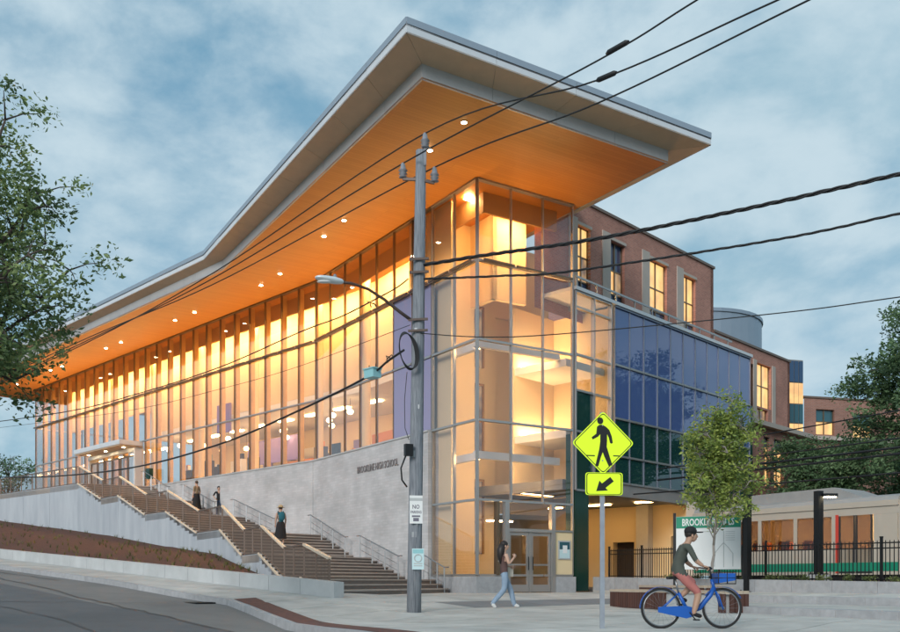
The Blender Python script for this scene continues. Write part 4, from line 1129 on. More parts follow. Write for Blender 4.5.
G().bar(ins_pts[2] - Vector((0, 0, .18)), b0 + Vector((0, -.05, -.06)), .05, .06).build('crossarm', 'arm_brown', up)
G().bar(ins_pts[0] - Vector((0, 0, .55)), ins_pts[0] - Vector((0, 0, .10)), .06, .05, (0, 1, 0)).build('bracket', 'insulator', up)
# street lamp arm
arm = [P(411, 320, 20.85), P(400, 312, 20.8), P(385, 300, 20.7), P(368, 289, 20.6), P(352, 283.5, 20.5), P(340, 282, 20.4)]
G().tube(arm, [.04, .038, .036, .034, .03, .03], 8).build('lamp_arm', 'arm_brown', up, smooth=True)
hd = (P(316, 277.5, 20.2) - P(343, 282, 20.4)); hc = P(329.5, 279.6, 20.3)
g = G(); L_ = hd.length
hu = hd.normalized(); hs_ = hu.cross(Vector((0, 0, 1))).normalized(); hv = hs_.cross(hu)
prof = [(-.52, .03, .03), (-.45, .075, .055), (-.2, .105, .075), (.1, .125, .07), (.35, .12, .055), (.48, .085, .035), (.53, .03, .015)]
vs_h = []; n_ = 12
for (t, w, h_) in prof:
    for k in range(n_):
        a = 2 * math.pi * k / n_; vs_h.append(hc + hu * t * L_ + hs_ * w * math.cos(a) + hv * h_ * math.sin(a))
fs_h = [(i * n_ + k, i * n_ + (k + 1) % n_, (i + 1) * n_ + (k + 1) % n_, (i + 1) * n_ + k) for i in range(len(prof) - 1) for k in range(n_)] + [tuple(range(n_))[::-1], tuple(range((len(prof) - 1) * n_, len(prof) * n_))]
head = G().add(vs_h, fs_h).build('lamp_head', 'lamp_grey', up, smooth=True)
g = G(); c = hc + hu * .12 - Vector((0, 0, .068)); g.ball(c, .16, .085, .03, 12, 6); g.build('lens', 'sign_white', head, smooth=True)
G().lathe(hc - hu * .12 + Vector((0, 0, .06)), [(.035, 0), (.035, .06), (.02, .075)], 10).build('photocell', 'insulator', head)
# brackets, coil of cable, clamps
g = G()
for k in range(5):
    ring = []
    cx = 407.5 + k * .4
    for j in range(28):
        a = 2 * math.pi * j / 28; q = P(cx + (7.5 + k * .5) * math.cos(a) + 3 * math.sin(a), 351 + (19 - k * .4) * math.sin(a), 20.72 - .015 * k); ring.append(q)
    g.tube(ring, .012, 5, closed=True)
g.build('cable_coil', 'black_cable', up, smooth=True)
for y_ in (262, 275, 322, 333):
    c = pole_at(P(415, y_, 21).z)
    G().bar(c + Vector((-.22, -.17, 0)), c + Vector((.22, -.17, .02)), .04, .05).build('clamp', 'arm_brown', up)
G().box(P(408.5, 450, 20.75), .09, .06, .13, .4).build('junction_box', 'black_metal', up)
G().tube([P(409, 440, 20.8), P(405, 428, 20.8), P(404.5, 400, 20.8), P(407, 372, 20.78)], .008, 5).build('drop_wire', 'black_cable', up)
G().tube([P(406, 455, 20.75), P(401, 468, 20.72), P(402, 480, 20.74), P(407, 487, 20.8)], .02, 6).build('drop_wire', 'black_cable', up, smooth=True)
G().tube([pole_at(z) + Vector((.145 - .003 * z, -.05, 0)) for z in (PZ + .1, PZ + 2.5, PZ + 5.0, PZ + 7.5)], .012, 5).build('ground_wire', 'black_cable', up)
for z, x, w in ((PZ + 1.75, -.02, .05), (PZ + 2.0, .03, .035), (PZ + 3.55, -.04, .06), (PZ + 4.6, .02, .04), (PZ + 6.3, -.03, .05)):
    c = pole_at(z) + Vector((x, -.158 + .004 * z, 0)); G().box(c, w, .004, w * 1.2).build('metal_tag', 'steel', up)
# notices on the pole
nf = Vector((.12, -1, 0)).normalized(); nu = Vector((-nf.y, nf.x, 0))
def pole_sign(x0, y0, x1, y1, Z, mat, name, rows, symbol=None):
    c = (P(x0, y0, Z) + P(x1, y1, Z)) / 2; w = (x1 - x0) / F * Z; h = (y1 - y0) / F * Z
    g = G(); g.slab((c.x, c.y), nu, nf, -w / 2, w / 2, -.004, .004, c.z - h / 2, c.z + h / 2); s = g.build(name, mat, up)
    for txt, f, hh, ww, m in rows:
        me = text_mesh(txt, hh * h, ww * w, m, 'lettering', .001, .02); place_text(me, Vector((c.x, c.y, c.z + f * h)) + nf * .006, nu, nf); link('lettering', me, s)
    return s, c, w, h
s_, c_, w_, h_ = pole_sign(409.6, 495.5, 422.5, 523.5, 20.8, 'sign_white', 'parking_sign', [('NO', .10, .15, .55, 'sign_ink'), ('PARKING', -.09, .10, .84, 'sign_ink')])
for f, ww, hh in ((-.24, .32, .03), (-.36, .22, .06), (.36, .5, .05)): G().slab((c_.x, c_.y), nu, nf, -w_ * ww, w_ * ww, .004, .007, c_.z + h_ * (f - hh), c_.z + h_ * (f + hh)).build('text_line', 'sign_grey' if f > 0 else 'sign_ink', s_)
s_, c_, w_, h_ = pole_sign(412, 548.5, 424, 569.5, 20.8, 'sign_cyan', 'stop_notice', [])
G().slab((c_.x, c_.y), nu, nf, -w_ * .44, w_ * .44, .004, .007, c_.z + h_ * .27, c_.z + h_ * .46).build('header_band', 'teal_box', s_)
g = G(); ring = [c_ + nu * .3 * w_ * math.cos(a) + Vector((0, 0, .3 * w_ * math.sin(a) + .02)) + nf * .008 for a in [2 * math.pi * j / 20 for j in range(20)]]
g.tube(ring, .012, 5, closed=True); g.build('symbol', 'sign_grey', s_)
for f in (-.22, -.32): G().slab((c_.x, c_.y), nu, nf, -w_ * .36, w_ * .36, .004, .007, c_.z + h_ * f - .012, c_.z + h_ * f + .012).build('text_line', 'sign_grey', s_)

# ---------------------------------------------------------------- overhead wires
def on_line(x, y, o, d):
    k = (x - 450) / F; t = (k * o.y - o.x) / (d.x - k * d.y); p = o + d * t; return Vector((p.x, p.y, CZ + (HY - y) / F * p.y))
def smooth_path(pts, n=8):
    out = []
    P_ = [pts[0]] + list(pts) + [pts[-1]]
    for i in range(1, len(P_) - 2):
        p0, p1, p2, p3 = P_[i - 1], P_[i], P_[i + 1], P_[i + 2]
        for k in range(n):
            t = k / n
            out.append(.5 * ((2 * p1) + (p2 - p0) * t + (2 * p0 - 5 * p1 + 4 * p2 - p3) * t * t + (3 * p1 - p0 - 3 * p2 + p3) * t ** 3))
    out.append(pts[-1]); return out
sdir = -eS
def wire(pts, r, name, label, sleeve=None, twist=False, cat='cable'):
    path = smooth_path(pts, 10); g = G()
    if twist:
        fine = []
        for a, b in zip(path, path[1:]):
            for k in range(6): fine.append(a.lerp(b, k / 6))
        for s in range(3):
            tp = []
            acc = 0
            for i, p in enumerate(fine):
                if i: acc += (p - fine[i - 1]).length
                d = (fine[min(i + 1, len(fine) - 1)] - fine[max(i - 1, 0)]).normalized(); a = d.cross(Vector((0, 0, 1))).normalized(); b = a.cross(d)
                an = acc * 2 * math.pi / .9 + s * 2.09; tp.append(p + (a * math.cos(an) + b * math.sin(an)) * r * .95)
            g.tube(tp, r * (.8 if s else .95), 5)
    else: g.tube(path, r, 6)
    if sleeve is not None:
        w = thing(name, tuple(path[0]), label, cat); G_ = g.build('conductor', 'black_cable', w, smooth=True)
        a, b = sleeve; d = (b - a).normalized()
        G().tube([a, a + d * .06, b - d * .06, b], [r, r * 3, r * 3, r], 8).build('splice_sleeve', 'black_cable', w, smooth=True)
        return w
    o = g.build(name, 'black_cable', smooth=True); return tag(o, label, cat)
far_end = Vector((PP.x, PP.y)) + eS * 36
def prim(k, xr, yr, xm, ym, sl, off, label):
    o2 = Vector((ins_top[k].x, ins_top[k].y)); e = on_line(xr, yr, o2, sdir); m = on_line(xm, ym, o2, sdir)
    beyond = e + (e - m) * 1.5
    ls = on_line(82 + off, 343 + off * .2, o2, eS); fe = far_end.to_3d() + Vector((off * .02, 0, CZ + 8.9))
    fe = ls + (ls - ins_top[k]) * .9; fe.z = ls.z - .2
    pts = [fe, ls, ins_top[k].lerp(ls, .5) - Vector((0, 0, .25)), ins_top[k], m, e, beyond]
    sv = None
    if sl: sv = (on_line(sl[0], sl[1], o2, sdir), on_line(sl[2], sl[3], o2, sdir))
    return wire(pts, .016, 'power_line', label, sv)
prim(1, 697, 0, 598, 60.5, (606, 54, 629, 41), 0, 'thin overhead power line from the left insulator with the higher black sleeve')
prim(0, 778, 0, 598, 80, (596, 81, 617, 72), 3, 'thin overhead power line from the topmost insulator with the lower black sleeve')
prim(2, 807, 1, 598, 103, None, -4, 'thin overhead power line from the right insulator without any sleeve')
cross = Vector((.89, -.456))
PO = Vector((PP.x + .12, PP.y - .1))
def cl(*xy): return [on_line(x, y, PO, cross) for x, y in xy]
p_ = cl((424, 265), (480, 256), (598, 238.5), (754, 207), (900, 174)); p_.append(p_[-1] + (p_[-1] - p_[-2]) * 1.2)
wire(p_, .024, 'twisted_cable', 'thick twisted cable bundle crossing from the pole, the upper of the pair', twist=True)
p_ = cl((424, 279), (500, 276), (573, 271), (780, 239), (900, 213.5)); p_.append(p_[-1] + (p_[-1] - p_[-2]) * 1.2)
wire(p_, .015, 'twisted_cable', 'thinner twisted cable bundle crossing from the pole below the thick one', twist=True)
p_ = cl((418, 333), (480, 337), (560, 334), (780, 313), (900, 297)); p_.append(p_[-1] + (p_[-1] - p_[-2]) * 1.2)
wire(p_, .011, 'service_wire', 'single thin wire leaving the pole below the street lamp arm')
PO2 = Vector((PP.x - .1, PP.y - .1))
def cs(*xy): return [on_line(x, y, PO2, eS) for x, y in xy]
wire(cs((408, 279), (396, 288), (372, 301), (340, 317), (300, 332), (220, 367), (140, 393), (70, 411), (-20, 424)), .017, 'secondary_cable', 'wavy black cable running from the pole along the upper glass')
wire(cs((404, 350), (388, 361), (365, 378), (300, 410), (220, 444), (130, 468), (40, 477), (-30, 476)), .026, 'telephone_cable', 'sagging black cable carrying the small teal splice box')
wire(cs((410, 325), (300, 366), (220, 389), (120, 412), (-20, 430)), .007, 'service_wire', 'faint thin wire running between the two black street cables')
tb = on_line(372.5, 373, PO2, eS)
sb = thing('splice_box', tuple(tb), 'small teal splice box hanging on the sagging black cable', 'splice box')
yaw = math.atan2(eS.y, eS.x)
G().box(tb - Vector((0, 0, .02)), .17, .12, .10, yaw).build('case', 'teal_box', sb); G().box(tb + Vector((0, 0, .09)), .19, .14, .015, yaw).build('lid', 'teal_box', sb)
for f in (-.12, .12): G().bar(tb + Vector((eS.x * f, eS.y * f, .1)), tb + Vector((eS.x * f, eS.y * f, .2)), .02, .02, (0, 1, 0)).build('hanger', 'black_metal', sb)
for x, y in ((371, 303), (389, 357)):
    c = on_line(x, y, PO2, eS); cc = thing('cable_clamp', tuple(c), 'small knot of ties on the wavy cable behind the street lamp arm' if y < 320 else 'small knot of ties on the sagging cable beside the teal box', 'clamp', 'clamps on the street cables')
    for k in range(4):
        q = c + Vector((random.uniform(-.12, .12), random.uniform(-.03, .03), random.uniform(-.16, .06)))
        G().tube([c, q, q + Vector((.03, 0, -.07))], .012, 5).build('tie', 'black_metal', cc)
# ---------------------------------------------------------------- pedestrian crossing sign
SZ = 16.0; sc = P(603, 443, SZ); base = gz(sc.x, SZ) 
cs_ = thing('crossing_sign', (sc.x, SZ, base), 'fluorescent yellow green pedestrian crossing sign with arrow plaque on grey post', 'road sign')
px = P(602.5, 600, SZ)
g = G(); g.slab((px.x, SZ), (1, 0), (0, 1), -.04, .04, .01, .05, base - .3, P(602, 412, SZ).z); g.build('post', 'galv', cs_)
su = Vector((.995, .10, 0)).normalized(); sn = Vector((su.y, -su.x, 0)); sup = Vector((0, 0, 1))
def sign_poly(pts, c, b0, b1, mat, name, par):
    g = G(); n = len(pts)
    v = [c + su * p[0] + sup * p[1] + sn * b for b in (b0, b1) for p in pts]
    g.add(v, [tuple(range(n))[::-1], tuple(range(n, 2 * n))] + [(i, (i + 1) % n, n + (i + 1) % n, n + i) for i in range(n)])
    return g.build(name, mat, par)
def rounded(pts, r, m=4):
    out = []; n = len(pts)
    for i in range(n):
        p, a, b = Vector(pts[i]), Vector(pts[i - 1]), Vector(pts[(i + 1) % n])
        u, v = (a - p).normalized(), (b - p).normalized(); s, e = p + u * r, p + v * r
        for k in range(m + 1):
            t = k / m; q = s * (1 - t) ** 2 + p * 2 * t * (1 - t) + e * t * t; out.append((q.x, q.y))
    return out
hd_ = .545
dia = sign_poly(rounded([(-hd_, 0), (0, -hd_), (hd_, 0), (0, hd_)], .06), sc, 0, .006, 'sign_lime', 'diamond_panel', cs_)
def frame_ring(pts, k, w, c, par, b0=.0062, b1=.0082):
    ro = [(p[0] * k, p[1] * k) for p in pts]; ri = [(p[0] * (k - w), p[1] * (k - w)) for p in pts]; n = len(pts)
    g = G(); v = [c + su * p[0] + sup * p[1] + sn * b1 for p in ro + ri]
    g.add(v, [(i, (i + 1) % n, n + (i + 1) % n, n + i) for i in range(n)]); g.build('border', 'sign_black', par)
frame_ring(rounded([(-hd_, 0), (0, -hd_), (hd_, 0), (0, hd_)], .06), .955, .035, sc, dia)
kk = 1 / (2.724 * 58.5)
def crop(pts, c=(118, 120)): return [((x - c[0]) * kk, -(y - c[1]) * kk) for x, y in pts]
ped = [(101, 78), (107, 73), (116, 72), (126, 78), (135, 86), (142, 103), (145, 121), (141, 124), (137, 121), (134, 108), (129, 98), (129, 118), (128, 132), (136, 158), (144, 182), (134, 186), (121, 158), (117, 147), (111, 163), (105, 185), (96, 186), (101, 164), (107, 140), (110, 118), (110, 98), (104, 105), (89, 113), (86, 107), (99, 97)]
sign_poly(crop([(x, y - 2) for x, y in ped]), sc, .0062, .0085, 'sign_black', 'walking_figure', dia)
sign_poly(crop([(110 + 8.5 * math.cos(a), 60 + 9.5 * math.sin(a)) for a in [2 * math.pi * k / 16 for k in range(16)]]), sc, .0062, .0085, 'sign_black', 'walking_figure', dia)
for xa, xb in ((72, 95), (146, 166)): sign_poly(crop([(xa, 153), (xb, 153.5), (xb, 156.5), (xa, 156)]), sc, .0062, .0085, 'sign_black', 'crossing_line', dia)
pc = P(603.8, 484, SZ) - Vector((0, .02, 0)); pw, ph = 38 / 58.5 / 2, 22.5 / 58.5 / 2
rect = rounded([(-pw, -ph), (pw, -ph), (pw, ph), (-pw, ph)], .05)
plq = sign_poly(rect, pc, 0, .006, 'sign_lime', 'arrow_plaque', cs_)
frame_ring(rect, .95, .05, pc, plq)
arw = [(97, 245), (106, 216), (113, 224), (136, 206), (146, 218), (123, 236), (130, 243)]
sign_poly([((x - 119) * kk, -(y - 225) * kk) for x, y in arw], pc, .0062, .0085, 'sign_black', 'arrow', plq)
for z in (sc.z + .3, sc.z - .3, pc.z): G().lathe((px.x, SZ - .006, z), [(.012, -.012), (.012, .012)], 6).build('bolt', 'galv', cs_)

# ---------------------------------------------------------------- black picket fence
FP0 = PL0 + tn * .75
def fz(t): return ptop(t) - .06
fence = thing('picket_fence', (FP0.x, FP0.y, fz(0)), 'black metal picket fence standing behind the stone planter by the tracks', 'fence')
FH = 1.12; u3 = td
pk = G(); pk.slab((0, 0), td, tn, -.009, .009, -.009, .009, 0, FH); pk.add([(td * a + tn * b).to_3d() + Vector((0, 0, FH)) for a, b in ((-.009, -.009), (.009, -.009), (.009, .009), (-.009, .009))] + [(0, 0, FH + .045)], [(0, 1, 4), (1, 2, 4), (2, 3, 4), (3, 0, 4)])
pk_me = pk.mesh('picket', 'black_metal')
pst = G(); pst.slab((0, 0), td, tn, -.03, .03, -.03, .03, -.1, FH + .1); pst.slab((0, 0), td, tn, -.036, .036, -.036, .036, FH + .1, FH + .13); pst_me = pst.mesh('fence_post', 'black_metal')
FL = 17.5; nP = int(FL / .135)
for k in range(nP + 1):
    a = k * .135
    p = FP0 + td * a
    if k % 16 == 0: link('fence_post', pst_me, fence, (p.x, p.y, fz(a)))
    else: link('picket', pk_me, fence, (p.x, p.y, fz(a)))
for j in range(math.ceil(nP / 16)):
    a, b = j * 16 * .135 + .03, min((j + 1) * 16 * .135, FL) - .03
    for dz in (.10, FH - .18, FH - .04):
        p, q = FP0 + td * a, FP0 + td * b
        G().bar((p.x, p.y, fz(a) + dz), (q.x, q.y, fz(b) + dz), .028, .034).build('fence_rail', 'black_metal', fence)

# ---------------------------------------------------------------- station name board
bz = 29.2; bl, br_ = P(676, 545, bz + .6), P(741, 545, bz - .3)
bo = Vector((bl.x, bl.y)); bu = (Vector((br_.x, br_.y)) - bo); bw = bu.length; bu.normalize(); bn = Vector((bu.y, -bu.x))
zt_, zb_ = P(700, 515.5, bz).z, P(700, 569.5, bz).z; zh_ = P(700, 527.5, bz).z
brd = thing('station_board', (bo.x, bo.y, zb_), 'white station map board with green name header behind the young tree', 'sign')
G().slab(bo, bu, bn, 0, bw, -.06, 0, zb_, zt_).build('back_panel', 'sign_grey', brd)
fc = G().slab(bo, bu, bn, .01, bw - .01, .0, .008, zb_ + .01, zh_ - .003).build('map_panel', 'sign_white', brd)
hdp = G().slab(bo, bu, bn, .01, bw - .01, .0, .010, zh_, zt_ - .01).build('name_header', 'sign_green', brd)
me = text_mesh('BROOKLINE HILLS', (zt_ - zh_) * .62, bw * .80, 'sign_white', 'lettering', .002, .02)
place_text(me, (bo + bu * bw / 2 + bn * .014).to_3d() + Vector((0, 0, (zh_ + zt_) / 2)), bu.to_3d(), bn.to_3d()); link('lettering', me, hdp)
def bp(x, y): # board coordinates 0..1 from the left/top
    return (bo + bu * bw * x + bn * .011).to_3d() + Vector((0, 0, lerp(zh_, zb_, y)))
for pts in ([(.74, .08), (.74, .95)], [(.60, .93), (.60, .62), (.68, .46), (.74, .36)], [(.88, .93), (.88, .62), (.80, .46), (.74, .36)]):
    G().tube([bp(*p) for p in pts], .011, 5).build('map_line', 'sign_grey', fc)
for k in range(5): G().bar(bp(.77, .1 + .05 * k), bp(.77 + .14, .1 + .05 * k), .004, .012).build('text_line', 'sign_grey', fc)
G().bar(bp(.30, .09), bp(.66, .09), .004, .022).build('text_line', 'sign_grey', fc)
for a in (-.09, bw + .03):
    G().slab(bo, bu, bn, a, a + .08, -.08, .0, .95, zt_ + .12).build('post', 'black_metal', brd)

# ---------------------------------------------------------------- lamp posts
def lamp_post(x, Z, zb, ytop, r, label, lit=None, foot=False):
    p = P(x, 560, Z); t = thing('lamp_post', (p.x, Z, zb), label, 'lamp post')
    zt = P(x, ytop, Z).z
    G().slab((p.x, Z), td, tn, -r, r, -r, r, zb + .03, zt).build('post', 'black_metal', t)
    G().slab((p.x, Z), td, tn, -r * 2, r * 2, -r * 2, r * 2, zb, zb + .03).build('base_plate', 'black_metal', t)
    for sx in (-1, 1):
        for sy in (-1, 1):
            q = Vector((p.x, Z)) + td * sx * r * 1.6 + tn * sy * r * 1.6; G().lathe((q.x, q.y, zb + .03), [(.02, 0), (.02, .05)], 6).build('anchor_bolt', 'black_metal', t)
    if foot: G().slab((p.x, Z), td, tn, -.24, .24, -.24, .24, zb - .5, zb - .002).build('footing', 'concrete', t)
    if lit:
        L = lit; h = G(); h.slab((p.x, Z), (1, 0), (0, 1), r, r + L, -.13, .13, zt - .16, zt - .08); hd = h.build('lamp_head', 'black_metal', t)
        h = G(); h.slab((p.x, Z), (1, 0), (0, 1), r + .1, r + L - .04, -.10, .10, zt - .19, zt - .163); h.build('lens', 'street_led', hd)
    return t
lamp_post(747.5, 28.4, .985, 470, .085, 'tall black square post rising through the crown of the young tree')
lamp_post(818.5, 27.2, 1.52, 491, .095, 'black post with a lit lamp head standing on a concrete footing in the planter', .42, True)

# ---------------------------------------------------------------- benches
def bench(a, b, zb, h, w, label):
    a, b = Vector(a), Vector(b); u = (b - a).normalized(); n = Vector((u.y, -u.x)); L = (b - a).length
    if n.x > 0: n = -n                                   # towards the street
    t = thing('plaza_bench', (a.x, a.y, zb), label, 'bench', 'plaza benches')
    G().slab(a, u, n, .06, L - .06, -w / 2 + .06, w / 2 - .06, zb - .1, zb + h - .09).build('core', 'concrete', t)
    k = 0; s = .0; n_sl = int(L / .125)
    half = n_sl * .52
    for i in range(n_sl):
        x = i * L / n_sl
        if i > half and i < n_sl - 2: continue            # the far half shows its concrete core
        g = G(); g.slab(a, u, n, x + .012, x + L / n_sl - .012, w / 2 - .055, w / 2, zb + .01, zb + h - .07); g.build('slat', 'bench_wood', t)
    for i in range(int(w / .125)):
        y = -w / 2 + i * .125
        g = G(); g.slab(b, u, n, .0, .05, y + .01, y + .115, zb + .01, zb + h - .07); g.build('slat', 'bench_wood', t)
    for i in range(4):
        y = -w / 2 + i * w / 4
        g = G(); g.slab(a, u, n, -.02, L + .05, y + .006, y + w / 4 - .006, zb + h - .065, zb + h); g.build('top_plank', 'bench_top', t)
bench((4.75, 26.2), (6.42, 21.0), .6, .50, .62, 'long slatted bench with pale top beside the lower terrace steps')
bench((6.45, 30.6), (7.45, 26.6), .74, .46, .6, 'slatted bench beside the upper terrace step and station board')

# ---------------------------------------------------------------- streetcar
TP = Vector((9.3, 38.5)); tu = Vector((.60, -.80)); tv = Vector((.80, .60))          # tv points away from the viewer
def car(t0, t1, label, cab=True):
    o = TP + tu * t0; L = t1 - t0; Wc = 2.65
    c = thing('streetcar', (o.x, o.y, 1.0), label, 'train', 'streetcars on the track')
    z0, zw0, zw1, zt = R(-.05), R(1.15), R(2.30), R(2.72)
    # lower body with skirt, far side wall, roof shell
    b = G(); b.slab(o, tu, tv, 0, L, 0, .06, z0 + .3, zw0); b.slab(o, tu, tv, 0, L, Wc - .06, Wc, z0 + .3, zt); b.slab(o, tu, tv, 0, L, .06, Wc - .06, z0 + .5, z0 + .62)
    b.slab(o, tu, tv, 0, L, 0, .06, zw1, zt)
    body = b.build('body', 'train_white', c)
    sk = G(); sk.slab(o, tu, tv, .0, L, -.012, -.001, z0 + .42, z0 + .72); sk.build('green_stripe', 'train_green', c)
    r = G(); n = 9; pr = []
    for k in range(n + 1):
        a = math.pi * k / n; pr.append((Wc / 2 - math.cos(a) * (Wc / 2 + .03), zt + math.sin(a) ** .6 * .30))
    va = [(o + tu * e + tv * y).to_3d() + Vector((0, 0, z)) for e in (0, L) for y, z in pr]
    m_ = n + 1; r.add(va, [(i, i + 1, m_ + i + 1, m_ + i) for i in range(n)] + [tuple(range(m_)), tuple(range(m_, 2 * m_))[::-1], (0, n, m_ + n, m_)]); rf = r.build('roof', 'train_grey', c, smooth=False)
    G().slab(o, tu, tv, -.02, L + .02, -.05, -.002, zt - .16, zt + .03).build('roof_gutter', 'train_white', c)
    eq = G(); e0, e1 = .5, L - 1.3
    prof = [(e0, .0), (e0 + .3, .40), (e1 - 1.2, .46), (e1, .0)]
    for y0, y1 in ((.35, Wc - .35),):
        va = [(o + tu * e + tv * y).to_3d() + Vector((0, 0, zt + .18 + h)) for y in (y0, y1) for e, h in prof]
        eq.add(va, [(0, 1, 2, 3), (7, 6, 5, 4), (0, 4, 5, 1), (1, 5, 6, 2), (2, 6, 7, 3), (3, 7, 4, 0)])
    eq.build('roof_shroud', 'train_grey', rf)
    # pillars, windows
    x = .15
    bays = []
    while x < L - 3.2: bays.append((x, x + 1.35)); x += 1.5
    pl_ = G()
    for k, (a, b_) in enumerate(bays):
        G().slab(o, tu, tv, b_, b_ + .15, 0, .06, zw0 + .001, zw1 - .001).build('pillar', 'train_white', c)
        G().slab(o, tu, tv, a, b_, .02, .03, zw0 + .001, zw1 - .001).build('window', 'glass_train', c)
    if bays: G().slab(o, tu, tv, 0, .15, 0, .06, zw0 + .001, zw1 - .001).build('pillar', 'train_white', c)
    # doorway near the front: two leaves, red panel, cab
    xd = bays[-1][1] + .15 if bays else .2
    G().slab(o, tu, tv, xd, xd + .12, -.004, .06, z0 + .35, zw1 + .05).build('door_post', 'train_red', c)
    for k in range(2):
        a = xd + .13 + k * .62
        dr = G(); dr.slab(o, tu, tv, a, a + .06, -.01, .03, z0 + .35, zw1); dr.slab(o, tu, tv, a + .54, a + .6, -.01, .03, z0 + .35, zw1); dr.slab(o, tu, tv, a + .06, a + .54, -.01, .03, z0 + .35, z0 + .62)
        dd = dr.build('door', 'train_dark', c); G().slab(o, tu, tv, a + .06, a + .54, .0, .01, z0 + .62, zw1).build('pane', 'glass_train', dd)
    G().slab(o, tu, tv, xd + 1.4, L - .02, 0, .06, zw0 + .002, zw1 - .002).build('cab_side', 'train_white', c)
    fr_ = G(); fr_.slab(o, tu, tv, L, L + .08, .0, Wc, z0 + .3, zw0 + .05); fr_.slab(o, tu, tv, L, L + .08, 0, .3, zw0 + .05, zt); fr_.slab(o, tu, tv, L, L + .08, Wc - .3, Wc, zw0 + .05, zt); fr_.slab(o, tu, tv, L, L + .08, .3, Wc - .3, zw1, zt)
    nose = fr_.build('cab_front', 'train_white', c)
    G().slab(o, tu, tv, L + .03, L + .04, .3, Wc - .3, zw0 + .05, zw1).build('windscreen', 'window_dark', nose)
    for y in (.45, Wc - .45):
        q = o + tu * (L + .09) + tv * y; G().ball((q.x, q.y, z0 + .8), .09, .09, .09, 10, 6).build('headlight', 'street_led', nose)
    # inside: lamps along the ceiling, seats, orange partition
    x = .8
    while x < L - .8:
        G().slab(o, tu, tv, x, x + 1.2, .9, 1.15, zw1 + .20, zw1 + .25).build('interior_lamp', 'lamp_train', c); x += 2.0
    x = .5
    while x < L - 3.4:
        G().slab(o, tu, tv, x, x + .5, .3, .75, z0 + .63, zw0 + .35).build('seat', 'interior_orange', c); x += 1.05
    for k in range(3):
        q = o + tu * (1.2 + k * 2.4) + tv * .0
        w_ = G(); cc = (o + tu * (1.6 + k * L / 3.2) + tv * .35)
        w_.tube([cc.to_3d() + Vector((0, 0, z0 + .28)) - tv.to_3d() * .05, cc.to_3d() + Vector((0, 0, z0 + .28)) + tv.to_3d() * .06], .3, 16); w_.build('wheel', 'train_dark', c)
    G().slab(o, tu, tv, .6, L - .6, .2, Wc - .2, z0 + .1, z0 + .48).build('underframe', 'train_dark', c)
    return c
car(0.9, 9.3, 'white and green streetcar trailing, its rear end behind the station map board')
car(10.1, 22.0, 'white and green streetcar leading, coupled ahead past the lit planter lamp')
# rails
for j, b in enumerate((.6, 2.05, 4.6, 6.05)):
    r = G().slab(TP, tu, tv, -25, 30, b - .035, b + .035, .98, 1.06).build('rail', 'steel'); struct(r)
# catenary wires over the track
for k, (ya, yb, b, r_) in enumerate(((477, 437, 1.3, .03), (486, 452, 1.3, .045), (470, 412, 5.3, .03), (482, 446, 4.0, .05), (494, 470, -.6, .03))):
    o = TP + tv * b; p = on_line(600, ya, o, tu); q = on_line(900, yb, o, tu); e = q + (q - p) * .5; st = p - (q - p) * .15
    h = lerp(p.z, q.z, .5); p.z = q.z = h + (.0); 
    tag(G().tube(sag(p, e, .06, 10), r_, 5).build('trolley_wire', 'black_cable'), ['lower contact wire strung above the nearer track', 'heavy feeder wire strung above the nearer track', 'highest thin wire strung across the far track', 'heavy feeder wire strung above the far track', 'low wire strung just outside the nearer track'][k], 'wire', 'wires over the tracks')

# ---------------------------------------------------------------- trees
def leaf_cloud(name, mat, centers, nper, size, spread, parent=None, flat=.6, droop=0.0):
    v, f, tone = [], [], []
    for c, r, tn0 in centers:
        for _ in range(int(nper * (r ** 2.0))):
            d = Vector((random.gauss(0, 1), random.gauss(0, 1), random.gauss(0, flat)))
            if d.length < .01: continue
            p = Vector(c) + d.normalized() * r * (random.random() ** .45)
            ln = size * random.choice((.6, .8, .9, 1.0, 1.1, 1.5)); w = ln * random.uniform(.4, .55)
            a = Vector((random.gauss(0, 1), random.gauss(0, 1), random.gauss(0, .6) - droop)).normalized()
            b = a.cross(Vector((random.gauss(0, 1), random.gauss(0, 1), random.gauss(0, 1)))).normalized(); n = a.cross(b)
            i = len(v)
            v += [tuple(p), tuple(p + a * ln * .5 + b * w * .5 + n * ln * .06), tuple(p + a * ln), tuple(p + a * ln * .5 - b * w * .5 + n * ln * .06)]
            f.append((i, i + 1, i + 2, i + 3)); tone.append(min(1, max(0, tn0 + random.uniform(-.25, .25))))
    me = bpy.data.meshes.new(name); me.from_pydata(v, [], f); me.materials.append(M[mat]); tone_attr(me, tone); me.update()
    return link(name, me, parent)
def limb(g, p, q, r0, r1, wob=.08, n=5):
    p, q = Vector(p), Vector(q); L = (q - p).length; pts = []
    for i in range(n + 1):
        t = i / n; o = Vector((random.uniform(-1, 1), random.uniform(-1, 1), random.uniform(-1, 1))) * wob * L * (0 if i in (0, n) else 1)
        pts.append(p.lerp(q, t) + o + Vector((0, 0, .10 * L * math.sin(math.pi * t))))
    g.tube(pts, [lerp(r0, r1, i / n) for i in range(n + 1)], 6); return pts
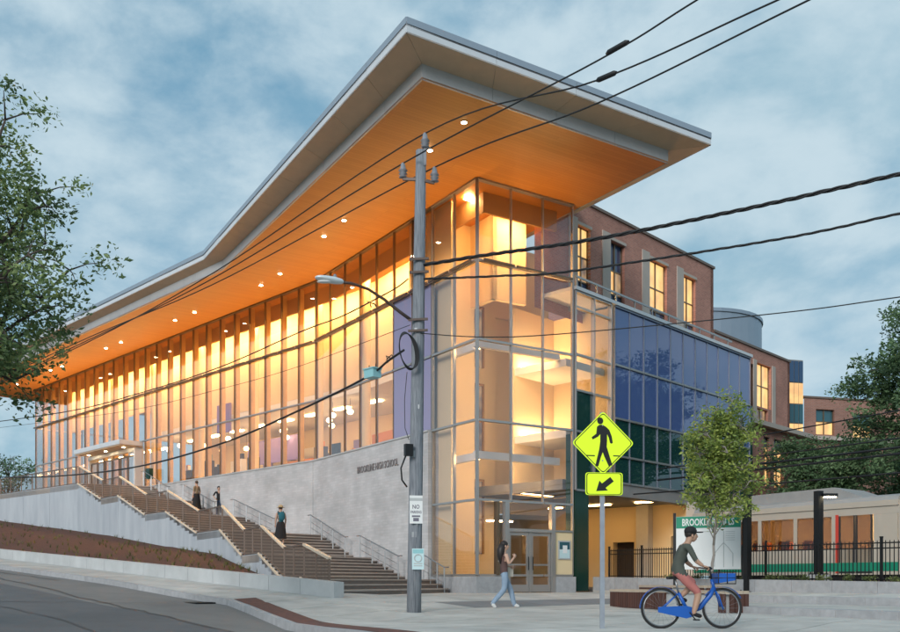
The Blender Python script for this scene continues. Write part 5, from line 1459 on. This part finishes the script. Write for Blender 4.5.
def tree(name, label, base, zc, center, rad, nl, nclump, crad, leaf, nper, mat, bark='bark', r0=.2, group=None, lim=.86, flat=.6, droop=0.0, zmin=-1.0):
    t = thing(name, base, label, 'tree', group); base = Vector(base); center = Vector(center)
    g = G(); fork = Vector((lerp(base.x, center.x, .35), lerp(base.y, center.y, .35), zc))
    limb(g, base - Vector((0, 0, .2)), fork, r0, r0 * .7, .02, 5)
    limb(g, fork, center + Vector((0, 0, rad[2] * .75)), r0 * .68, .02, .05, 6)
    cl = []
    for k in range(nl):
        a = 2 * math.pi * (k * .618 + random.uniform(-.06, .06)); h = random.uniform(zmin * .7, .8)
        rr = math.sqrt(max(0.05, 1 - h * h)) * random.uniform(.65, .95)
        q = center + Vector((rad[0] * rr * math.cos(a), rad[1] * rr * math.sin(a), rad[2] * h))
        s = fork.lerp(center + Vector((0, 0, rad[2] * .5)), random.uniform(0, .9))
        pts = limb(g, s, q, r0 * random.uniform(.25, .4), .015, .07, 6)
        for p in pts[2:]:
            for _ in range(3):
                d = Vector((random.gauss(0, 1), random.gauss(0, 1), random.gauss(0, .6))).normalized(); e = p + d * crad * random.uniform(.8, 1.9)
                g.tube([p, p.lerp(e, .5) + Vector((0, 0, .04)), e], [.016, .010, .005], 4)
                cl.append((e, crad * random.uniform(.6, 1.15), random.random()))
    while len(cl) < nclump:
        d = Vector((random.gauss(0, 1), random.gauss(0, 1), random.gauss(0, 1))).normalized()
        d.z = max(d.z, zmin)
        p = center + Vector((d.x * rad[0], d.y * rad[1], d.z * rad[2])) * random.uniform(.55, 1.0)
        cl.append((p, crad * random.uniform(.6, 1.2), random.random()))
    g.build('trunk', bark, t, smooth=True)
    leaf_cloud('crown', mat, cl, nper, leaf, 0, t, flat, droop)
    return t
# oak reaching in over the street
tb_ = Vector((-9.5, 15.2)); 
tree('oak_tree', 'leafy oak reaching over the street in front of the roof end', (tb_.x, tb_.y, .35), R(2.0), (-8.2, 15.0, R(5.25)), (2.4, 2.4, 2.8), 36, 480, .36, .09, 980, 'leaf_oak', r0=.24)
# young street tree in the plaza
yb = P(711, 583, 25.6)
tree('young_tree', 'slim young tree with yellow green leaves in front of the station board', (yb.x, yb.y, .80), R(1.0), (yb.x + .2, 25.6, R(3.4)), (1.02, 1.0, 1.85), 24, 160, .25, .095, 850, 'leaf_young', 'bark_young', .05)
# big tree at the right edge, and the dark crowns beyond the track
tree('shade_tree', 'large dark green tree rising beside the tracks beyond the streetcar', (25.0, 43, 1.0), R(4), (23.0, 43.0, R(8.6)), (4.4, 4.0, 5.0), 32, 330, .75, .19, 300, 'leaf_dark', r0=.4, flat=.35)
tree('spreading_tree', 'rounded dark green tree in front of the low brick building', (19.0, 49, 1.0), R(3.2), (19.5, 49.0, R(5.3)), (3.3, 2.6, 2.6), 20, 190, .62, .18, 280, 'leaf_dark', r0=.25)
tree('background_tree', 'dark bushy tree filling the gap behind the leading streetcar', (26.5, 52, 1.0), R(3.0), (26.3, 52.0, R(4.6)), (4.2, 3.0, 2.8), 20, 190, .7, .19, 240, 'leaf_dark', r0=.25)
# thin distant tree below the far end of the roof
tree('distant_tree', 'thin distant tree below the far end of the overhanging roof', (-48, 100, 2), R(6), (-47, 100.0, R(11.0)), (3.2, 3, 3.4), 16, 60, .5, .3, 40, 'leaf_dark', r0=.2)
# planter shrubs
for k in range(16):
    a = 4.2 + k * .78 + random.uniform(-.12, .12); p = PL0 + td * a + tn * .5
    sh = thing('planter_shrub', (p.x, p.y, ptop(a) - .06), 'small low green shrub in the stone planter in front of the fence', 'shrub', 'shrubs in the stone planter')
    g = G()
    for j in range(5):
        d = Vector((random.uniform(-.15, .15), random.uniform(-.15, .15), random.uniform(.12, .24))); b = Vector((p.x, p.y, ptop(a) - .07)); g.tube([b, b + d], [.008, .004], 4)
    g.build('stem', 'bark', sh)
    leaf_cloud('foliage', 'leaf_shrub', [(Vector((p.x, p.y, ptop(a) + .04)) + Vector((random.uniform(-.13, .13), random.uniform(-.13, .13), random.uniform(-.04, .08))), .13, random.random()) for _ in range(4)], 2600, .06, 0, sh)
# ---------------------------------------------------------------- people
plain('skin', (.52, .32, .23), .55); plain('skin_tan', (.42, .25, .17), .55)
plain('hair_dark', (.018, .012, .010), .5); plain('hair_brown', (.07, .04, .025), .5)
plain('denim', (.27, .36, .47), .85, bump=.7, bscale=11, noise=.25, nscale=9); plain('denim_dark', (.05, .075, .13), .85, bump=.7, bscale=11)
plain('cloth_black', (.014, .013, .015), .85, bump=.7, bscale=11); plain('cloth_brown', (.10, .055, .05), .85, bump=.7, bscale=11); plain('cloth_olive', (.075, .085, .070), .85, bump=.7, bscale=11, noise=.2, nscale=7)
plain('cloth_salmon', (.46, .16, .14), .85, bump=.7, bscale=11, noise=.15, nscale=8); plain('cloth_teal', (.02, .13, .17), .85, bump=.7, bscale=11); plain('cloth_tan', (.28, .20, .12), .85, bump=.7, bscale=11)
plain('shoe_white', (.75, .74, .72), .6); plain('hat_straw', (.45, .33, .18), .8); plain('bag_cream', (.55, .50, .42), .8)
plain('bike_blue', (.012, .10, .42), .35); plain('bike_black', (.015, .015, .016), .5); plain('tyre', (.02, .02, .02), .85)
def figure(name, label, loc, yaw, J, E, scale=1.0, cat='person'):
    """J: joint -> (x right, y forward, z up, radius); E: (joint, joint, material). One continuous skinned body."""
    keys = list(J); idx = {k: i for i, k in enumerate(keys)}
    me = bpy.data.meshes.new('sk'); me.from_pydata([J[k][:3] for k in keys], [(idx[a], idx[b]) for a, b, m in E], []); me.update()
    ob = bpy.data.objects.new('sk', me); col.objects.link(ob)
    sk = ob.modifiers.new('skin', 'SKIN'); sk.use_smooth_shade = True; sk.branch_smoothing = .6
    for k in keys:
        sv = me.skin_vertices[0].data[idx[k]]; r = J[k][3]; sv.radius = (r, r) if not isinstance(r, tuple) else r; sv.use_root = (k == 'pelvis')
    ss = ob.modifiers.new('sub', 'SUBSURF'); ss.levels = 2; ss.render_levels = 2
    bpy.context.view_layer.update()
    bm_ = bpy.data.meshes.new_from_object(ob.evaluated_get(bpy.context.evaluated_depsgraph_get())); bpy.data.objects.remove(ob)
    mats = []
    for a, b, m in E:
        if m not in mats: mats.append(m)
    bm_.materials.clear()
    for m in mats: bm_.materials.append(M[m])
    segs = [(Vector(J[a][:3]), Vector(J[b][:3]), mats.index(m)) for a, b, m in E]
    pel = Vector(J['pelvis'][:3]); ax = (Vector(J['spine'][:3]) - pel).normalized(); top_i = mats.index(E[0][2]); leg_i = mats.index(E[11][2])
    for p in bm_.polygons:
        c = p.center; best = None
        for a, b, mi in segs:
            d = b - a; t = max(0, min(1, (c - a).dot(d) / d.length_squared)); q = (c - a - d * t).length
            if best is None or q < best[0]: best = (q, mi)
        if best[1] in (top_i, leg_i) and abs((c - pel).dot(ax)) < .22 and (c - pel).length < .26: best = (0, top_i if (c - pel).dot(ax) > -.035 else leg_i)   # level hem
        p.material_index = best[1]; p.use_smooth = True
    T = Matrix.Translation(Vector(loc)) @ Matrix.Rotation(yaw, 4, 'Z') @ Matrix.Scale(scale, 4)
    bm_.transform(T)
    root = thing(name, loc, label, cat)
    bm_.name = 'body'; link('body', bm_, root)
    return root, T
def hand(g, wrist, d, palm_n, mi=0, curl=.5, s=1.0):
    d = Vector(d).normalized(); n = Vector(palm_n); n = (n - d * n.dot(d)).normalized(); w = d.cross(n)
    g.bar(wrist, wrist + d * .085 * s, .075 * s, .028 * s, n, mi)
    for k in range(4):
        b = wrist + d * .08 * s + w * (.028 - k * .0187) * s; L = (.07, .08, .075, .06)[k] * s
        m1 = b + (d * math.cos(curl * .6) + n * math.sin(curl * .6)) * L * .5; m2 = m1 + (d * math.cos(curl * 1.6) + n * math.sin(curl * 1.6)) * L * .5
        g.tube([b, m1, m2], [.0095 * s, .009 * s, .007 * s], 5, mi)
    b = wrist + d * .02 * s + w * .035 * s; m1 = b + (d * .6 + w * .5 + n * .3).normalized() * .04 * s; g.tube([b, m1, m1 + (d * .9 + n * .4).normalized() * .035 * s], [.011 * s, .010 * s, .008 * s], 5, mi)
def head_parts(root, T, J, hair, cap=None, long=0.0, skinm='skin', brim=False):
    h = Vector(J['head'][:3]); 
    g = G(); g.ball(h + Vector((0, -.012, .035)), .088, .102, .105, 14, 8)
    if long:
        g.tube([h + Vector((0, -.05, .05)), h + Vector((.01, -.10, -.10)), h + Vector((.015, -.11, -.26)), h + Vector((.0, -.09, -.26 - long))], [.085, .10, .085, .03], 10)
    me = g.mesh('hair', hair, True); me.transform(T); link('hair', me, root)
    f = G(); f.ball(h + Vector((0, .035, -.015)), .068, .072, .098, 14, 9)      # face
    f.ball(h + Vector((0, .108, -.02)), .012, .018, .022, 8, 5)                    # nose
    for s in (-1, 1): f.ball(h + Vector((s * .082, .0, -.01)), .012, .022, .032, 8, 5)
    me = f.mesh('face', skinm, True); me.transform(T); fo_ = link('face', me, root)
    for s in (-1, 1):
        e = G(); e.ball(h + Vector((s * .028, .099, .012)), .011, .008, .007, 8, 5); me = e.mesh('eye', 'cloth_black', True); me.transform(T); link('eye', me, fo_)
    e = G(); e.ball(h + Vector((0, .098, -.062)), .022, .008, .006, 8, 5); me = e.mesh('mouth', 'train_red', True); me.transform(T); link('mouth', me, fo_)
    if cap:
        g = G(); g.lathe(h + Vector((0, -.01, .055)), [(.105, -.01), (.108, .03), (.09, .075), (.05, .1), (.01, .105)], 14)
        if brim: g.lathe(h + Vector((0, -.01, .05)), [(.10, 0), (.18, -.012), (.18, -.006), (.10, .008)], 16)
        else: g.box(h + Vector((0, .12, .055)), .075, .07, .008)
        me = g.mesh('hat', cap, True); me.transform(T); link('hat', me, root)
def std(**kw):
    J = dict(pelvis=(0, 0, .94, .125), spine=(0, 0, 1.10, .115), chest=(0, 0, 1.28, (.145, .11)), neck=(0, 0, 1.45, .052), head=(0, .015, 1.575, .085), crown=(0, .01, 1.64, .06),
             hipL=(-.09, 0, .88, .095), kneeL=(-.10, .01, .49, .062), ankL=(-.10, 0, .09, .042), toeL=(-.11, .15, .035, .032),
             hipR=(.09, 0, .88, .095), kneeR=(.10, .01, .49, .062), ankR=(.10, 0, .09, .042), toeR=(.11, .15, .035, .032),
             shL=(-.165, 0, 1.375, .058), elL=(-.22, -.02, 1.10, .042), wrL=(-.22, .06, .86, .028),
             shR=(.165, 0, 1.375, .058), elR=(.22, -.02, 1.10, .042), wrR=(.22, .06, .86, .028))
    J.update(kw); return J
def edges(top, arm, fore, leg, shin, shoe, skin='skin'):
    return [('pelvis', 'spine', top), ('spine', 'chest', top), ('chest', 'neck', skin), ('neck', 'head', skin), ('head', 'crown', skin),
            ('chest', 'shL', top), ('shL', 'elL', arm), ('elL', 'wrL', fore), ('chest', 'shR', top), ('shR', 'elR', arm), ('elR', 'wrR', fore),
            ('pelvis', 'hipL', leg), ('hipL', 'kneeL', leg), ('kneeL', 'ankL', shin), ('ankL', 'toeL', shoe),
            ('pelvis', 'hipR', leg), ('hipR', 'kneeR', leg), ('kneeR', 'ankR', shin), ('ankR', 'toeR', shoe)]
def add_hands(root, T, J, mat, dirs):
    for w, d, n, c in dirs:
        g = G(); hand(g, Vector(J[w][:3]), d, n, 0, c); me = g.mesh('hand', mat, True); me.transform(T); link('hand', me, root)
# woman walking past the doors, right hand raised to a cup
wp = P(504, 610, 23.4); wz = gz(wp.x, wp.y)
J = std(kneeL=(-.09, .20, .50, .075), ankL=(-.09, .30, .10, .062), toeL=(-.10, .44, .06, .034), kneeR=(.09, -.02, .49, .075), ankR=(.09, -.34, .14, .062), toeR=(.09, -.24, .035, .034),
        elR=(.24, .05, 1.12, .040), wrR=(.10, .24, 1.30, .026), elL=(-.25, .04, 1.11, .040), wrL=(-.16, .24, 1.06, .026), chest=(0, 0, 1.27, (.13, .10)), spine=(0, 0, 1.10, .10))
wo, T = figure('person', 'woman with long dark hair, dark top and pale jeans walking past the glass doors', (wp.x, wp.y, wz), math.radians(-75), J, edges('cloth_brown', 'skin', 'skin', 'denim', 'denim', 'shoe_white'), 1.0)
head_parts(wo, T, J, 'hair_dark', long=.18)
add_hands(wo, T, J, 'skin', [('wrR', (-.5, .4, .7), (-.6, -.2, -.2), 1.0), ('wrL', (.5, .7, .0), (.5, -.5, .3), .9)])
bg = thing('shoulder_bag', tuple(T @ Vector((-.17, .22, .85))), 'small pale shoulder bag held by the woman in jeans', 'bag')
g = G(); g.box(Vector((-.19, .20, .93)), .035, .10, .12); me = g.mesh('pouch', 'bag_cream'); me.transform(T); link('pouch', me, bg)
g = G(); g.tube([Vector((-.19, .13, 1.05)), Vector((-.17, .10, 1.2)), Vector((-.14, .03, 1.42)), Vector((-.17, -.10, 1.2)), Vector((-.19, .27, 1.05))], .008, 5); me = g.mesh('strap', 'bag_cream'); me.transform(T); link('strap', me, bg)

# people on the stairs
def stair_pos(x, f, L, k):
    _, ed, h = flights[L - 1]; k = min(k, len(ed) - 2)
    (a, b), (c, d) = ed[k], ed[k + 1]; p = a.lerp(b, f).lerp(c.lerp(d, f), .5); return Vector((p.x, p.y, LEV[L - 1] + h * (k + 1)))
def find_stair(px_, L, k):
    best = None
    for i in range(101):
        p = stair_pos(0, i / 100, L, k); e = abs(450 + p.x / p.y * F - px_)
        if best is None or e < best[0]: best = (e, p)
    return best[1]
def skirt(root, T, mat, r0=.15, r1=.27, z0=.98, z1=.25, y=0):
    g = G(); n = 18; vs_ = []; prof = [(r0, z0), (r0 + .04, z0 - .12), ((r0 + r1) / 2 + .02, (z0 + z1) / 2), (r1, z1)]
    for i, (r, z) in enumerate(prof):
        for k in range(n):
            a = 2 * math.pi * k / n; rr = r * (1 + (.07 * math.sin(5 * a) if i == 3 else 0)); vs_.append((rr * math.cos(a), rr * .8 * math.sin(a) + y, z))
    g.add(vs_, [(i * n + k, i * n + (k + 1) % n, (i + 1) * n + (k + 1) % n, (i + 1) * n + k) for i in range(3) for k in range(n)])
    me = g.mesh('skirt', mat, True); me.transform(T); return link('skirt', me, root)
up_yaw = math.atan2(eS.y, eS.x) - math.pi / 2
climb = dict(kneeL=(-.09, .22, .58, .065), ankL=(-.09, .14, .24, .045), toeL=(-.10, .29, .19, .034), kneeR=(.10, .02, .49, .062), ankR=(.10, -.06, .09, .042))
p3 = find_stair(281, 3, 3); J = std(**climb)
a_, T = figure('person', 'person in straw hat, teal top and long black skirt climbing the stairs', tuple(p3), up_yaw - .3, J, edges('cloth_teal', 'skin', 'skin', 'cloth_black', 'skin', 'shoe_white'), 1.0)
head_parts(a_, T, J, 'hair_brown', 'hat_straw', brim=True); skirt(a_, T, 'cloth_black'); add_hands(a_, T, J, 'skin', [('wrR', (0, .2, -1), (-1, 0, 0), .5), ('wrL', (0, .2, -1), (1, 0, 0), .5)])
bk_ = thing('backpack', tuple(T @ Vector((0, -.2, 1.0))), 'dark teal backpack worn by the person in the straw hat', 'backpack')
g = G(); g.ball(Vector((0, -.17, 1.22)), .15, .09, .21, 12, 8); me = g.mesh('pack', 'cloth_teal', True); me.transform(T); link('pack', me, bk_)
g = G()
for s in (-1, 1): g.tube([Vector((s * .10, -.14, 1.38)), Vector((s * .12, .0, 1.45)), Vector((s * .12, .115, 1.32)), Vector((s * .12, .05, 1.12)), Vector((s * .1, -.12, 1.08))], .015, 5)
me = g.mesh('strap', 'cloth_black', True); me.transform(T); link('strap', me, bk_)
p1_ = find_stair(197, 5, 2); J = std(**climb)
b_o, T = figure('person', 'person in tan top and long black skirt near the top of the stairs', tuple(p1_), up_yaw + .2, J, edges('cloth_tan', 'cloth_tan', 'skin', 'cloth_black', 'skin', 'cloth_black'), 1.0)
head_parts(b_o, T, J, 'hair_brown'); skirt(b_o, T, 'cloth_black', z1=.15); add_hands(b_o, T, J, 'skin', [('wrR', (0, .2, -1), (-1, 0, 0), .5), ('wrL', (0, .2, -1), (1, 0, 0), .5)])
p2_ = find_stair(225, 5, 0); J = std(elR=(.30, .02, 1.15, .042), wrR=(.20, .16, .98, .028), kneeL=(-.10, .18, .53, .062), ankL=(-.10, .12, .17, .042), toeL=(-.11, .27, .11, .032))
c_o, T = figure('person', 'person in black shirt and dark jeans carrying a white tote on the stairs', tuple(p2_), up_yaw + math.pi - .4, J, edges('cloth_black', 'cloth_black', 'skin', 'denim_dark', 'denim_dark', 'shoe_white'), 1.0)
head_parts(c_o, T, J, 'hair_dark'); add_hands(c_o, T, J, 'skin', [('wrR', (-.3, .4, -.6), (-1, 0, 0), .9), ('wrL', (0, .2, -1), (1, 0, 0), .5)])
tg = thing('tote_bag', tuple(T @ Vector((.22, .1, .7))), 'white tote bag held by the person in black on the stairs', 'bag')
g = G(); g.box(Vector((.20, .2, .72)), .05, .16, .17); me = g.mesh('bag_body', 'shoe_white'); me.transform(T); link('bag_body', me, tg)
g = G(); g.tube([Vector((.20, .1, .88)), Vector((.2, .16, 1.0)), Vector((.20, .3, .88))], .01, 5); me = g.mesh('handle', 'shoe_white'); me.transform(T); link('handle', me, tg)

# ---------------------------------------------------------------- bicycle and rider
bpz = 16.2; bc = P(691, 600, bpz); bgz = gz(bc.x, bpz)
TB = Matrix.Translation((bc.x, bpz, bgz)) @ Matrix.Rotation(math.radians(-86), 4, 'Z')     # local +Y = travel direction (to the right)
bike = thing('bicycle', (bc.x, bpz, bgz), 'blue step through hire bicycle with front basket ridden across the plaza', 'bicycle')
def bpart(g, name, mat, par=bike, smooth=True):
    me = g.mesh(name, mat, smooth); me.transform(TB); return link(name, me, par)
WR = .335; yr, yf = -.53, .55
for yy in (yr, yf):
    ring = [Vector((0, yy + WR * math.cos(a), WR + .021 + WR * math.sin(a))) for a in [2 * math.pi * k / 36 for k in range(36)]]
    w = bpart(G().tube(ring, .021, 8, closed=True), 'wheel', 'tyre')
    ring = [Vector((0, yy + (WR - .03) * math.cos(a), WR + .021 + (WR - .03) * math.sin(a))) for a in [2 * math.pi * k / 36 for k in range(36)]]
    bpart(G().tube(ring, .012, 6, closed=True), 'rim', 'steel', w)
    g = G()
    for k in range(18):
        a = 2 * math.pi * k / 18; g.tube([Vector((.02 * (-1) ** k, yy, WR + .021)), Vector((0, yy + (WR - .03) * math.cos(a), WR + .021 + (WR - .03) * math.sin(a)))], .002, 3)
    bpart(g, 'spokes', 'steel', w); bpart(G().tube([Vector((-.06, yy, WR + .021)), Vector((.06, yy, WR + .021))], .03, 10), 'hub', 'steel', w)
    rng = range(4, 21) if yy < 0 else range(3, 17)
    g = G(); arc = [Vector((0, yy + (WR + .035) * math.cos(a), WR + .021 + (WR + .035) * math.sin(a))) for a in [math.pi * k / 20 for k in rng]]
    for a, b in zip(arc, arc[1:]): g.bar(a, b, .07, .006, (b - a).cross(Vector((1, 0, 0))))
    bpart(g, 'fender', 'bike_blue')
bb = Vector((0, -.05, .29)); st = Vector((0, -.22, .62)); hdt = Vector((0, .36, .86)); hdb = Vector((0, .42, .66))
g = G(); g.tube([bb, Vector((0, .15, .36)), Vector((0, .34, .58)), hdb.lerp(hdt, .3)], [.04, .045, .042, .035], 10); g.tube([bb, st], .03, 10); g.tube([hdb, hdt], .028, 10)
for s in (-1, 1): g.tube([bb, Vector((s * .055, yr, WR))], .016, 8); g.tube([st, Vector((s * .055, yr, WR))], .012, 8); g.tube([hdb, Vector((s * .05, .47, .58)), Vector((s * .055, yf, WR))], .016, 8)
bpart(g, 'frame', 'bike_blue')
bpart(G().tube([st, Vector((0, -.28, .86))], .017, 8), 'seat_post', 'steel')
g = G(); g.add([Vector(v) for v in ((-.085, -.42, .90), (.085, -.42, .90), (.03, -.20, .905), (.015, -.10, .895), (-.015, -.10, .895), (-.03, -.20, .905), (-.07, -.41, .855), (.07, -.41, .855), (.012, -.12, .86), (-.012, -.12, .86))], [(0, 1, 2, 3, 4, 5), (6, 9, 8, 7), (0, 6, 7, 1), (1, 7, 8, 3, 2), (0, 5, 4, 9, 6), (3, 8, 9, 4)])
bpart(g, 'saddle', 'bike_black', smooth=False)
g = G(); g.tube([hdt, Vector((0, .33, 1.03))], .018, 8); g.tube([Vector((-.30, .14, 1.06)), Vector((-.27, .24, 1.06)), Vector((-.10, .33, 1.04)), Vector((.10, .33, 1.04)), Vector((.27, .24, 1.06)), Vector((.30, .14, 1.06))], .014, 8); bpart(g, 'handlebar', 'bike_black')
g = G(); 
for z in (.78, .88, .98): g.tube([Vector((s * .19, y, z)) for s, y in ((-1, .42), (1, .42), (1, .72), (-1, .72))], .009, 5, closed=True)
for s in (-1, 1):
    for y in (.42, .57, .72): g.tube([Vector((s * .19, y, .78)), Vector((s * .19, y, .98))], .008, 5)
bpart(g, 'basket', 'bike_black')
g = G(); g.add([Vector(v) for v in ((-.19, .42, .79), (.19, .42, .79), (.19, .73, .84), (-.19, .73, .84), (-.19, .42, .96), (.19, .42, .96), (.19, .73, .96), (-.19, .73, .96))], [(0, 1, 2, 3), (0, 1, 5, 4), (3, 2, 6, 7), (0, 3, 7, 4), (1, 2, 6, 5)])
bpart(g, 'basket_panel', 'bike_blue', smooth=False)
bpart(G().box(Vector((0, .745, .87)), .10, .012, .022), 'headlight', 'headlamp', smooth=False)
g = G()
for s, d in ((1, 1), (-1, -1)):
    e = bb + Vector((s * .09, .10 * d, -.13 * d)); g.tube([bb + Vector((s * .07, 0, 0)), e], .012, 6); g.box(e + Vector((s * .05, 0, 0)), .05, .045, .012)
bpart(g, 'crankset', 'bike_black', smooth=False)
g = G(); ring = [bb + Vector((.05, .09 * math.cos(a), .09 * math.sin(a))) for a in [2 * math.pi * k / 20 for k in range(20)]]; g.tube(ring, .008, 5, closed=True); bpart(g, 'chainring', 'steel')
g = G(); g.add([Vector((.06, y, z)) for y, z in ((-.60, .29), (-.10, .18), (.07, .24), (.07, .35), (-.10, .40), (-.60, .38))] + [Vector((.075, y, z)) for y, z in ((-.60, .29), (-.10, .18), (.07, .24), (.07, .35), (-.10, .40), (-.60, .38))], [(0, 1, 2, 3, 4, 5), (6, 7, 8, 9, 10, 11)] + [(i, (i + 1) % 6, 6 + (i + 1) % 6, 6 + i) for i in range(6)]); bpart(g, 'chain_guard', 'bike_blue', smooth=False)
pdR = bb + Vector((.14, .10, -.11)); pdL = bb + Vector((-.14, -.10, .15))
J = dict(pelvis=(0, -.27, 1.0, .125), spine=(0, -.22, 1.16, .12), chest=(0, -.12, 1.36, (.15, .115)), neck=(0, -.05, 1.50, .055), head=(0, .0, 1.615, .088), crown=(0, -.01, 1.68, .062),
         hipL=(-.09, -.25, .96, .10), kneeL=(-.12, .10, .80, .072), ankL=(-.13, -.16, .53, .045), toeL=(-.14, -.02, .475, .035),
         hipR=(.09, -.25, .96, .10), kneeR=(.12, .10, .62, .072), ankR=(.13, .0, .26, .045), toeR=(.14, .15, .215, .035),
         shL=(-.18, -.11, 1.43, .06), elL=(-.27, .0, 1.17, .045), wrL=(-.28, .12, 1.08, .03), shR=(.18, -.11, 1.43, .06), elR=(.27, .0, 1.17, .045), wrR=(.28, .12, 1.08, .03))
rd, T = figure('person', 'cyclist in dark cap, olive shirt and salmon shorts riding the blue bicycle', (bc.x, bpz, bgz), math.radians(-86), J, edges('cloth_olive', 'cloth_olive', 'skin_tan', 'cloth_salmon', 'skin_tan', 'cloth_black', 'skin_tan'))
head_parts(rd, T, J, 'hair_dark', 'cloth_black', skinm='skin_tan')
add_hands(rd, T, J, 'skin_tan', [('wrR', (0, .9, -.25), (0, -.2, -1), 1.3), ('wrL', (0, .9, -.25), (0, -.2, -1), 1.3)])
